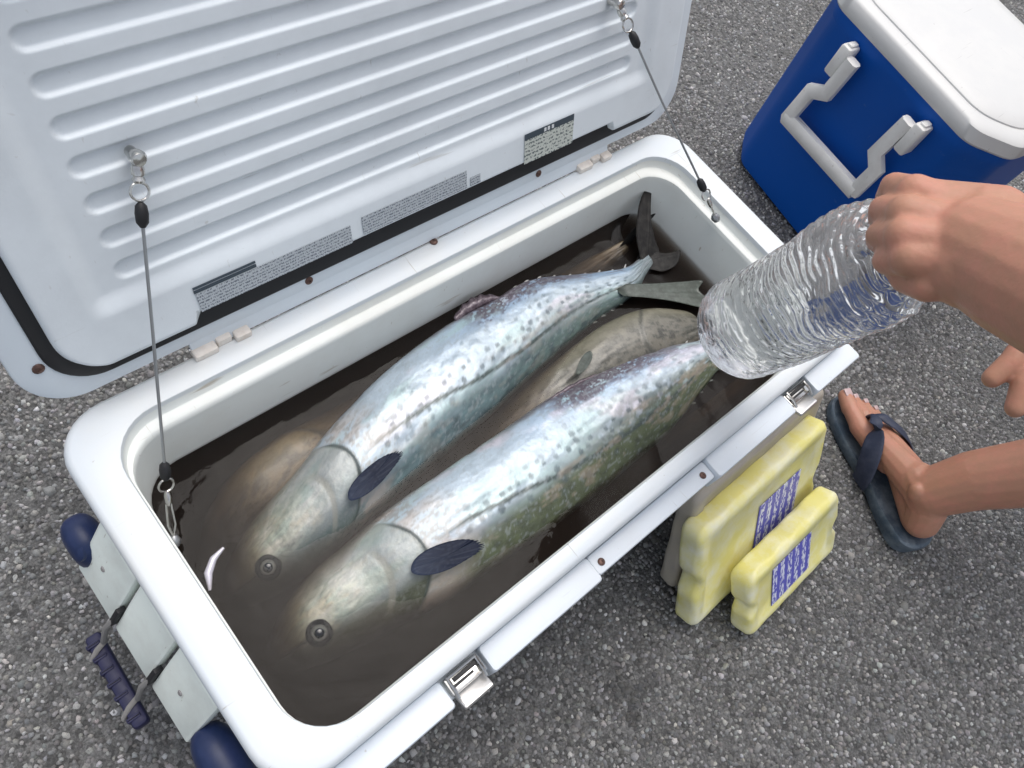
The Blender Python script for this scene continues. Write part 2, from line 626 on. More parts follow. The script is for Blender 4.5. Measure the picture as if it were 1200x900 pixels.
# front flange with raised pads, a shallow hand recess in the middle, two steel latches
b = MB()
b.box((.425, -.0105, .2865), (.405, 0, 0), (0, .0112, 0), (0, 0, .0140), .004)
flange = b.build("front_flange", FLANGE, cooler)
for x0, x1 in ((.032, .1570), (.2015, .346), (.536, .6880), (.7345, .834)):
    b = MB()
    b.box(((x0 + x1) / 2, -.0138, .2935), ((x1 - x0) / 2, 0, 0), (0, .0140, 0), (0, 0, .0190), .0035)
    b.build("flange_pad", FLANGE, cooler)
b = MB()
b.box((.441, -.0120, .2900), (.0945, 0, 0), (0, .0115, 0), (0, 0, .0180), .003)
b.build("hand_recess", FLANGE, cooler)


def screw(p, n, r=.0042, parent=cooler):
    b = MB()
    b.lathe(p, n, [(-.001, r * .9), (.0006, r), (.0015, r * .8), (.0018, r * .35), (.0009, r * .3)], 12)
    b.build("screw", RUST, parent)


for x in (.357, .522):
    screw((x, -.0135, .3080), (0, 0, 1))
screw(at(508, 283, .3402), (0, 0, 1), .0050)

for x0, x1 in ((.1600, .1985), (.6905, .7315)):
    xc = (x0 + x1) / 2
    hw = (x1 - x0) / 2
    b = MB()
    b.box((xc, -.0115, .3040), (hw, 0, 0), (0, .0085, 0), (0, 0, .0045), .0012)
    latch = b.build("latch", STEEL, cooler)
    b = MB()
    b.box((xc + .002, -.0085, .3100), (hw * .72, 0, 0), (0, .0022, 0), (0, 0, .0014), .0006)
    b.box((xc - .004, -.0135, .3098), (hw * .62, 0, 0), (0, .0012, 0), (0, 0, .0013), .0005)
    b.build("catch_slot", BLACK, latch)
    b = MB()
    for dx in (-hw * .82, hw * .82):
        b.tube([(xc + dx, -.0030, .3125), (xc + dx, -.0165, .3118), (xc + dx, -.0240, .3080)], .0016, 8)
    b.tube([(xc - hw * .82, -.0040, .3132), (xc + hw * .82, -.0040, .3132)], .0018, 8)
    b.build("wire_bail", STEEL, latch)
    b = MB()
    b.box((xc, -.0255, .3005), (hw * .88, 0, 0), (0, .0100, -.0045), (0, .0012, .0028), .0018)
    b.build("lever", mat("brushed_latch_lever", (.62, .61, .60), .35, .75, vary=(90, (.5, .48, .46), .6)), latch)

# hinges
for xa, xb in ((.1400, .1990), (.6620, .7210)):
    b = MB()
    L = xb - xa
    b.box((xa + L * .2, .3795, .3420), (L * .2, 0, 0), (0, .0085, 0), (0, 0, .0055), .002)
    b.box((xa + L * .55, .3815, .3425), (L * .13, 0, 0), (0, .0060, 0), (0, 0, .0065), .002)
    b.box((xa + L * .86, .3795, .3420), (L * .14, 0, 0), (0, .0085, 0), (0, 0, .0055), .002)
    h_ = b.build("hinge", CREAM, cooler)
    b = MB()
    b.tube([(xa - .001, .3835, .3452), (xb + .001, .3835, .3452)], .0022, 8)
    b.build("hinge_pin", STEELD, h_)

# left end: three sloping panels with slots between, navy corner feet, rope handle with a navy grip
for k, (y0, y1) in enumerate(((.2360, .3020), (.1690, .2300), (.0990, .1630))):
    b = MB()
    xi, zi, xo, zo = -.0005, .282, -.0395, .203
    ym, hy = (y0 + y1) / 2, (y1 - y0) / 2
    cx, cz = (xi + xo) / 2, (zi + zo) / 2
    dirv = nrm((xo - xi, 0, zo - zi))
    nn = np.array([dirv[2], 0, -dirv[0]]) * -1
    nn = nn if nn[0] < 0 else -nn
    ln = math.hypot(xo - xi, zo - zi) / 2
    b.box(np.array([cx, ym, cz]) - nn * .006, dirv * ln, (0, hy, 0), nn * .006, .003)
    p = b.build("end_panel", PALEGREEN, cooler)
    b = MB()
    b.box((.004, ym, .240), (.006, 0, 0), (0, hy * .96, 0), (0, 0, .040), .002)
    b.build("panel_bracket", PALEGREEN, p)
    if k != 1:
        q = np.array([cx, ym + .004, cz])
        b = MB()
        b.lathe(q, nn, [(-.001, .0030), (.0004, .0030), (.0012, .0022), (.0012, .0001)], 12)
        b.build("screw", mat("dull_screw", (.40, .38, .37), .5, .5), p)
for ym in (.2330, .1660):
    b = MB()
    b.box((-.0310, ym, .2210), (.006, 0, .012), (0, .0028, 0), (-.004, 0, .002), .0008)
    b.build("slot_liner", BLACK, cooler)


def corner_foot(yc, sgn, L):
    b = MB()
    loops = []
    for t in np.linspace(-1, 1, 13):
        s_ = math.sqrt(max(0.0004, 1 - abs(t) ** 2.6))
        y = yc + sgn * L * .5 * t
        c_ = np.array([-.0200, y, .2150])
        L_ = []
        for q in np.linspace(0, 2 * math.pi, 20, endpoint=False):
            cx, cz = math.cos(q), math.sin(q)
            L_.append(c_ + np.array([(.0180 if sgn > 0 else .0215) * s_ * np.sign(cx) * abs(cx) ** .7, 0, .034 * s_ * np.sign(cz) * abs(cz) ** .7]))
        loops.append(L_)
    if sgn < 0:
        loops = loops[::-1]
    b.loft(loops)
    f = b.build("corner_bumper", NAVY, cooler)
    b = MB()
    b.lathe((-.030, yc - sgn * .012, .238), (-.8, 0, .6), [(-.004, .010), (.001, .0095), (.003, .007), (.0035, .0005)], 18)
    b.build("bumper_boss", NAVY, f)


corner_foot(.3140, 1, .058)
corner_foot(.0640, -1, .082)
hp0, hp1 = np.array([-.0660, .2620, .100]), np.array([-.0690, .1520, .100])
dv = nrm(hp1 - hp0)
b = MB()
b.box((hp0 + hp1) / 2, dv * np.linalg.norm(hp1 - hp0) / 2, (.0082, 0, .0), (0, 0, .0105), .004)
grip = b.build("handle_grip", PURPLE, cooler)
for t in (.10, .24, .38, .52, .66, .90):
    b = MB()
    c_ = hp0 + (hp1 - hp0) * t
    b.box(c_ + np.array([-.003, 0, .002]), dv * .0026, (.0072, 0, 0), (0, 0, .0098), .0015)
    b.build("grip_rib", PURPLE, grip)
for ym, t in ((.2330, .17), (.1660, .80)):
    b = MB()
    q = hp0 + (hp1 - hp0) * t
    b.tube([(-.030, ym, .222), (-.045, ym + .001, .205), (-.056, ym + .002, .160), q + (0.010, .004, .014), q + (-.002, 0, .0125), q + (-.0105, -.004, .006), q + (-.008, -.006, -.012)], .0030, 8)
    b.build("rope", CORD, cooler)

# ---- the lid (local frame u along x, v up the lid, w out of its inner face)
LP0 = np.array([0, .376, .337])
LV = nrm((0, .0602, .1575))
LN = np.array([0, -LV[2], LV[1]])


def lw(u, v, w):
    return LP0 + np.array([u, 0, 0]) + LV * v + LN * w


def lid_loop(u0, u1, v0, v1, r, w, n=10):
    return [lw(u, v, w) for u, v in rr(u0, u1, v0, v1, r, n)]


LT = .405
b = MB()
b.loft([lid_loop(.020, .833, .030, LT - .02, .04, -.052), lid_loop(.008, .845, .022, LT - .006, .046, -.047),
        lid_loop(.003, .850, .0185, LT, .048, -.036), lid_loop(.0022, .8508, .0183, LT, .048, -.006),
        lid_loop(.0030, .8500, .0190, LT - .001, .048, -.0015), lid_loop(.0052, .848, .0210, LT - .003, .047, 0),
        lid_loop(.028, .826, .0345, LT - .028, .045, 0.0004), lid_loop(.032, .822, .039, LT - .032, .043, -.004)])
lid = b.build("lid", WHITE, cooler)
lid.data.materials[0] = mat("lid_flange_plastic", (.72, .785, .835), .42, bump=(300, .12, .0006), vary=(9, (.66, .68, .70), .4))
b = MB()
b.box(lw(.430, .0125, -.0048), (.2890, 0, 0), LV * .0085, LN * .0040, .0012)
b.build("hinge_strip", lid.data.materials[0], lid)
b = MB()
b.loft([lid_loop(.0275, .8255, .0340, LT - .028, .045, -.003), lid_loop(.0275, .8255, .0340, LT - .028, .045, .0022),
        lid_loop(.0295, .8235, .0360, LT - .030, .044, .0040), lid_loop(.0400, .8120, .056, LT - .040, .038, .0040), lid_loop(.0440, .8080, .064, LT - .046, .036, -.0020)])
b.build("gasket", BLACK, lid)

# inner panel: rounded rectangle with pressed-in ribs and a raised strip at the foot
PU0, PU1, PV0, PV1, PR, PW = .0395, .8165, .0475, LT - .040, .042, .0150
NU, NV = 420, 330
tv = np.linspace(0, 1, NV)
tu = np.linspace(0, 1, NU)
vv = PV0 + (PV1 - PV0) * tv
ins = np.zeros(NV)
for k, v_ in enumerate(vv):
    d_ = min(v_ - PV0, PV1 - v_)
    if d_ < PR:
        ins[k] = PR - math.sqrt(max(0, PR**2 - (PR - d_) ** 2))
U = (PU0 + ins)[:, None] + ((PU1 - PU0 - 2 * ins)[:, None]) * tu[None, :]
V = np.repeat(vv[:, None], NU, 1)
Wd_ = np.full_like(U, PW)
# the field lies lower than its border
fu = ss(.072, .092, U) * (1 - ss(.745, .768, U))
fv = ss(.094, .1140, V) * (1 - ss(PV1 - .028, PV1 - .012, V))
Wd_ -= .0055 * fu * fv
RIBS = [.1280 + .0307 * k for k in range(8)]
for k, vc in enumerate(RIBS):
    hh, ul, ur = .0084, .1060 + .009, .7300 - .009
    du = np.maximum(0, np.maximum(ul - U, U - ur))
    dist = np.hypot(du, V - vc)
    Wd_ -= .0037 * (1 - ss(hh - .0026, hh + .0010, dist))
# rounded rim and the cut-back stretch at the foot where the black seal shows
edge = np.minimum(np.minimum(U - (PU0 + ins)[:, None], (PU1 - ins)[:, None] - U), np.minimum(V - PV0, PV1 - V))
Wd_ -= .004 * (1 - np.sqrt(np.clip(1 - (1 - np.clip(edge / .006, 0, 1)) ** 2, 0, 1)))
notch = ss(.1500, .1545, U) * (1 - ss(.7040, .7100, U))
V2 = V + .0125 * notch * np.clip(1 - (V - PV0) / .030, 0, 1)
G = LP0 + U[..., None] * np.array([1, 0, 0]) + V2[..., None] * LV + Wd_[..., None] * LN
verts = G.reshape(-1, 3)
faces = [(i * NU + j, i * NU + j + 1, (i + 1) * NU + j + 1, (i + 1) * NU + j) for i in range(NV - 1) for j in range(NU - 1)]
ring = [j for j in range(NU)] + [i * NU + NU - 1 for i in range(1, NV)] + [(NV - 1) * NU + j for j in range(NU - 2, -1, -1)] + [i * NU for i in range(NV - 2, 0, -1)]
base_i = len(verts)
skirt = [LP0 + np.array([U.ravel()[r_], 0, 0]) + LV * V2.ravel()[r_] + LN * .0005 for r_ in ring]
verts = np.concatenate([verts, np.array(skirt)])
for a_ in range(len(ring)):
    c_ = (a_ + 1) % len(ring)
    faces.append((ring[c_], ring[a_], base_i + a_, base_i + c_))
obj("inner_panel", verts, faces, LIDIN, lid)


def lid_label(name, u0, u1, v0, v1, m, w=PW + .0006):
    return label_plate(name, lw((u0 + u1) / 2, (v0 + v1) / 2, w), np.array([(u1 - u0) / 2, 0, 0]), LV * (v1 - v0) / 2, m, lid)


lid_label("instruction_label", .1580, .3200, .0610, .0815, TEXTGREY)
lid_label("instruction_label", .3340, .4690, .0640, .0850, TEXTGREY)
lid_label("instruction_label", .4740, .4880, .0640, .0740, TEXTGREY)
lid_label("warning_label", .5540, .6320, .0600, .0890, TEXTWARN)
lid_label("warning_header", .5540, .6320, .0892, .0965, HEADDARK)
for u_ in (.585, .5905, .597):
    lid_label("header_mark", u_ - .0016, u_ + .0018, .0908, .0950, PRINTWHITE, PW + .0012)
lid_label("heading_strip", .1570, .2180, .0820, .0850, HEADDARK)
lid_label("heading_strip", .1570, .2180, .0862, .0885, HEADDARK)
for u_, v_ in ((.0225, .066), ):
    screw(lw(u_, v_, .0005), LN, .0050, lid)
for u_ in (.2720, .5930):
    screw(lw(u_, .0265, .0003) if u_ > .4 else lw(u_, .0285, .0003), LN, .0046, lid)

# ---- the two stay cables
def cable(p_top, ptop_out, p_low, p_wall):
    p_top, p_low, p_wall = (np.array(q, float) for q in (p_top, p_low, p_wall))
    d_ = nrm(p_low - p_top)
    b = MB()
    mid = (p_top + p_low) / 2 + np.array([0, 0, -.002])
    pts = [p_top + d_ * .052, (p_top + mid) / 2 + d_ * .02, mid, (p_low + mid) / 2, p_low - d_ * .004]
    b.tube(pts, .0014, 8)
    c_ = b.build("stay_cable", STEELD, cooler)
    # upper end: bolt, swivel, ring, black sleeve
    side = nrm(np.cross(d_, LN))
    b = MB()
    b.lathe(p_top - LN * .012, LN, [(0, .0045), (.010, .0045), (.011, .0062), (.015, .0066), (.018, .0050), (.019, .001)], 14)
    b.build("anchor_bolt", STEEL, c_)
    b = MB()
    b.lathe(p_top + d_ * .006, d_, [(0, .0040), (.003, .0050), (.007, .0050), (.008, .0036), (.011, .0050), (.013, .0040)], 14)
    b.build("swivel", STEEL, c_)
    for base, off in ((p_top, .026), (p_low, .020)):
        b = MB()
        cc = base + d_ * off
        R_ = .0070
        b.tube([cc + R_ * (d_ * math.cos(q) + side * math.sin(q)) for q in np.linspace(0, 2 * math.pi, 25)], .0011, 8, False)
        b.build("split_ring", STEEL, c_)
    for base, off, sgn in ((p_top, .034, 1), (p_low, -.006, 1)):
        b = MB()
        b.lathe(base + d_ * off, d_, [(0, .0018), (.003, .0044), (.009, .0052), (.016, .0048), (.020, .0022)], 14)
        b.build("sleeve", BLACK, c_)
    # lower clip to the wall
    q0 = p_low + d_ * .027
    dw = nrm(p_wall - q0)
    sd2 = nrm(np.cross(dw, (0.3, 0.2, 1)))
    Lc = np.linalg.norm(p_wall - q0)
    b = MB()
    b.lathe(q0, dw, [(0, .0022), (.004, .0032), (.010, .0030), (.014, .0018)], 10)
    b.tube([q0 + dw * .012 + sd2 * .0022, q0 + dw * Lc * .7 + sd2 * .0034, q0 + dw * Lc * .95], .0011, 6)
    b.tube([q0 + dw * .012 - sd2 * .0022, q0 + dw * Lc * .7 - sd2 * .0034, q0 + dw * Lc * .95], .0011, 6)
    b.build("snap_clip", STEEL, c_)
    b = MB()
    b.lathe(p_wall - dw * .001, dw, [(-.003, .0035), (.001, .0058), (.004, .0058), (.008, .0040)], 12)
    b.build("wall_bolt", STEELD, c_)


LNR = LP0 + LN * .022
cable(onplane(160, 184, LNR, LN), LN, at(193, 548, .318), at(204, 632, .268))
cable(onplane(724, 4, LNR, LN), LN, onplane(821, 214, (.770, 0, 0), (1, 0, 0)), onplane(838, 254, (.789, 0, 0), (1, 0, 0)))

# ================================================================== WATER IN THE COOLER
ZW = .2535


def water_mat():
    m = bpy.data.materials.new("murky_fish_water")
    m.use_nodes = True
    nt = m.node_tree
    nt.nodes.remove(nt.nodes['Principled BSDF'])
    out = nt.nodes['Material Output']
    tr = nt.nodes.new("ShaderNodeBsdfTransparent")
    gl = nt.nodes.new("ShaderNodeBsdfGlossy")
    gl.inputs['Roughness'].default_value = .04
    fr = nt.nodes.new("ShaderNodeFresnel")
    fr.inputs['IOR'].default_value = 1.21
    tc = nt.nodes.new("ShaderNodeTexCoord")
    n = nt.nodes.new("ShaderNodeTexNoise")
    n.inputs['Scale'].default_value = 26
    n.inputs['Detail'].default_value = 2
    nt.links.new(tc.outputs['Object'], n.inputs['Vector'])
    bp = nt.nodes.new("ShaderNodeBump")
    bp.inputs['Strength'].default_value = .12
    bp.inputs['Distance'].default_value = .01
    nt.links.new(n.outputs['Fac'], bp.inputs['Height'])
    nt.links.new(bp.outputs[0], gl.inputs['Normal'])
    nt.links.new(bp.outputs[0], fr.inputs['Normal'])
    mx = nt.nodes.new("ShaderNodeMixShader")
    nt.links.new(fr.outputs[0], mx.inputs[0])
    nt.links.new(tr.outputs[0], mx.inputs[1])
    nt.links.new(gl.outputs[0], mx.inputs[2])
    nt.links.new(mx.outputs[0], out.inputs['Surface'])
    va = nt.nodes.new("ShaderNodeVolumeAbsorption")
    va.inputs['Color'].default_value = (.60, .54, .49, 1)
    va.inputs['Density'].default_value = 135
    vs = nt.nodes.new("ShaderNodeVolumeScatter")
    vs.inputs['Color'].default_value = (.86, .77, .73, 1)
    vs.inputs['Density'].default_value = 8.0
    vs.inputs['Anisotropy'].default_value = .2
    ad = nt.nodes.new("ShaderNodeAddShader")
    nt.links.new(va.outputs[0], ad.inputs[0])
    nt.links.new(vs.outputs[0], ad.inputs[1])
    nt.links.new(ad.outputs[0], out.inputs['Volume'])
    return m


b = MB()
b.loft([lift(rr(.066, .758, .048, .298, .04), .0640), lift(rr(.052, .774, .033, .314, .045), .072),
        lift(rr(.0455, .7805, .0265, .3205, .045), .092), lift(rr(.0414, .7896, .0241, .3288, .043), ZW)])
water = b.build("water", water_mat(), None, smooth=False, origin=(.425, .18, .064))
water['kind'] = 'structure'

# ================================================================== FISH
FISHSKIN = mat("wet_silver_fish_skin", (.6, .6, .6), .36, .20, attr=True, bump=(200, .34, .0012), vary=(900, (.26, .28, .28), .22), coat=.32)
DULLSKIN = mat("dull_fish_skin", (.4, .37, .3), .42, .1, attr=True, bump=(300, .3, .001), vary=(400, (.25, .24, .2), .3), coat=.3)
FINDARK = mat("dark_fin_membrane", (.016, .021, .042), .42, 0, vary=(260, (.024, .030, .046), .5), spec=.08, attr=True)
FINBLACK = mat("black_tail_fin", (.016, .015, .015), .5, vary=(120, (.05, .047, .043), .6), spec=.2)
FINGREY = mat("grey_green_fin", (.055, .064, .054), .45, .1, vary=(130, (.12, .145, .125), .6), coat=.1)
FINPURPLE = mat("brown_purple_fin", (.09, .065, .08), .4, .1, vary=(200, (.30, .25, .28), .7), coat=.4)
FINPALE = mat("pale_finlet", (.40, .40, .38), .4, .1, coat=.2)
EYEWHITE = mat("eye_rim", (.016, .016, .016), .5, 0, spec=.15)
EYERING = mat("eye_iris", (.105, .105, .095), .45, 0, spec=.2)
EYEPUPIL = mat("eye_pupil", (.008, .008, .009), .08, 0, spec=.5, coat=.6)


class Fish:
    """a loft along stations (upper outline pixel, lower outline pixel, height of the middle, half thickness)"""
    def __init__(s, st, z_out=.25, roll=0.0, slim=0.0):
        s.up = np.array([at(a[0], a[1], z_out) for a, b_, c_, d_ in st])
        s.lo = np.array([at(b_[0], b_[1], z_out) for a, b_, c_, d_ in st])
        s.z = np.array([c_ for a, b_, c_, d_ in st])
        s.w = np.array([d_ for a, b_, c_, d_ in st])
        for P in (s.up, s.lo):                     # everything stays inside the liner
            P[:, 0] = np.clip(P[:, 0], .044, .777)
            P[:, 1] = np.clip(P[:, 1], .033, .313)
        s.lo = s.lo + slim * (s.up - s.lo)
        mid = (s.up + s.lo) / 2
        L = np.r_[0, np.cumsum(np.linalg.norm(np.diff(mid[:, :2], axis=0), axis=1))]
        s.len = L[-1]
        s.u = L / L[-1]
        s.roll = roll

    def frame(s, u):
        u = np.atleast_1d(np.array(u, float))
        C = cr(s.u, np.c_[((s.up + s.lo) / 2)[:, :2], s.z], u)
        Hh = cr(s.u, ((s.up - s.lo) / 2)[:, :2], u)
        Hh = np.c_[Hh, np.zeros(len(u))]
        w = cr(s.u, s.w, u)[:, 0]
        hl = np.linalg.norm(Hh, axis=1)
        hd = Hh / np.maximum(hl, 1e-9)[:, None]
        up = np.tile([0, 0, 1.0], (len(u), 1))
        ca, sa = math.cos(s.roll), math.sin(s.roll)
        return C, hd * ca + up * sa, up * ca - hd * sa, hl, w

    def point(s, u, v, lift_=0.0):
        """a point of the visible flank at (u, v), lifted off the skin"""
        C, hd, nn, hl, w = s.frame([u])
        th = math.acos(max(-1, min(1, v)))
        return C[0] + hd[0] * hl[0] * math.cos(th) + nn[0] * (w[0] * math.sin(th) ** .85 + lift_), hd[0], nn[0]

    def locate(s, px, py):
        """(u, v) of the flank point seen at a pixel of the photograph"""
        best = None
        uu = np.linspace(.01, .99, 300)
        C, hd, nn, hl, w = s.frame(uu)
        for v in np.linspace(-.95, .95, 77):
            th = math.acos(v)
            P = C + hd * (hl * v)[:, None] + nn * (w * math.sin(th) ** .85)[:, None]
            q = (P - CAM_POS) @ CAM_ROT
            d = np.hypot(600 + FOCAL * q[:, 0] / -q[:, 2] - px, 450 - FOCAL * q[:, 1] / -q[:, 2] - py)
            k = int(d.argmin())
            if best is None or d[k] < best[0]:
                best = (d[k], uu[k], v)
        return best[1], best[2]

    def mesh(s, name, label, cat, paint, mat_, nu=420, nt=150, rad=None, group=None):
        # more sections near the nose, where the outline closes
        u = np.r_[np.linspace(0, .02, 14)[:-1], np.linspace(.02, 1, nu)]
        C, hd, nn, hl, w = s.frame(u)
        th = np.linspace(0, 2 * np.pi, nt, endpoint=False)
        cs, sn = np.cos(th), np.sin(th)
        sg = np.sign(sn) * np.abs(sn) ** .85
        UU = np.repeat(u[:, None], nt, 1)
        VV = np.repeat(cs[None, :], len(u), 0)
        side = np.repeat((sn >= 0)[None, :], len(u), 0)
        off = rad(UU, VV, side) if rad else np.zeros_like(UU)
        P = C[:, None] + hd[:, None] * (hl[:, None] * cs)[..., None] + nn[:, None] * ((w[:, None] * sg))[..., None]
        outn = hd[:, None] * cs[None, :, None] + nn[:, None] * sn[None, :, None]
        P = P + outn * off[..., None]
        col = paint(UU, VV, side)
        faces = []
        m = len(u)
        a = np.arange(m - 1)[:, None] * nt
        i = np.arange(nt)[None, :]
        j = (i + 1) % nt
        q = np.stack([(a + i), (a + j), (a + nt + j), (a + nt + i)], -1).reshape(-1, 4)
        faces = q[:, ::-1].tolist()
        faces.append(tuple(range(nt)))
        faces.append(tuple((m - 1) * nt + k for k in range(nt - 1, -1, -1)))
        root = thing(name, label, cat, (*C[len(u) // 2][:2], s.z.min()), group)
        s.root = root
        s.body = obj("body", P.reshape(-1, 3), faces, mat_, root, colors=np.clip(col.reshape(-1, 3), 0, 1))
        return root


def fin(name, parent, outline, p0, X, Y, mat_, thick=.0016, rays=None, curl=0.0, origin_n=None):
    """a thin solid fin: outline of (x, y) in metres in the frame p0, X, Y, its surface ribbed along rays from the root"""
    X, Y = nrm(X), nrm(Y)
    Nn = nrm(np.cross(X, Y))
    o2 = np.array(outline, float)
    n = len(o2)
    c0 = o2.mean(0)
    vs, fs = [], []
    rings = 7
    for sgn in (1, -1):
        for r_ in range(rings + 1):
            t = r_ / rings
            for k, q in enumerate(o2):
                p = c0 + (q - c0) * t
                rip = 0
                if rays:
                    ang = math.atan2(p[1] - rays[1], p[0] - rays[0])
                    rip = .00022 * math.sin(ang * rays[2])
                z = sgn * (thick * (1 - t) ** .5 * .5 + .00025 * (1 if t < 1 else .4)) + rip * (1 if t < 1 else .3) + curl * (p[0] ** 2)
                vs.append(np.array(p0) + X * p[0] + Y * p[1] + Nn * z)
    h = (rings + 1) * n
    for s_ in (0, 1):
        for r_ in range(rings):
            for k in range(n):
                kk = (k + 1) % n
                f = (s_ * h + r_ * n + k, s_ * h + r_ * n + kk, s_ * h + (r_ + 1) * n + kk, s_ * h + (r_ + 1) * n + k)
                fs.append(f if s_ == 1 else f[::-1])
    for k in range(n):
        kk = (k + 1) % n
        a, b_ = rings * n + k, rings * n + kk
        fs.append((a, b_, h + b_, h + a))
    cols = None
    if mat_ is FINDARK:
        L_ = o2[:, 0].max()
        cols = []
        for s_ in (0, 1):
            for r_ in range(rings + 1):
                for q in o2:
                    p = c0 + (q - c0) * (r_ / rings)
                    ang = math.atan2(p[1] - rays[1] * L_, p[0] - rays[0] * L_ - .02 * L_)
                    k_ = .5 + .5 * math.sin(ang * rays[2] * 1.4)
                    root_ = max(0, 1 - p[0] / L_ * 2.2)
                    cols.append(np.array((.012, .016, .034)) * (1 - .5 * k_) + np.array((.050, .062, .090)) * (k_ ** 3 * .40 + .35 * root_))
    return obj(name, vs, fs, mat_, parent, colors=cols)


def densify(pts, n=48):
    P = np.array(list(pts) + [pts[0]], float)
    L = np.r_[0, np.cumsum(np.linalg.norm(np.diff(P, axis=0), axis=1))]
    q = np.linspace(0, L[-1], n, endpoint=False)
    return [(np.interp(t, L, P[:, 0]), np.interp(t, L, P[:, 1])) for t in q]


def smooth_outline(pts, n=72):
    P = np.array(pts, float)
    k = len(P)
    q = np.arange(-2, k + 3)
    r_ = cr(q, P[q % k], np.linspace(0, k, n, endpoint=False))
    return [tuple(p) for p in r_]


def mixc(c, new, a):
    return c * (1 - a[..., None]) + np.array(new) * a[..., None]


def gill_arc(v, g0, bulge):
    return g0 - bulge * (v - .05) ** 2


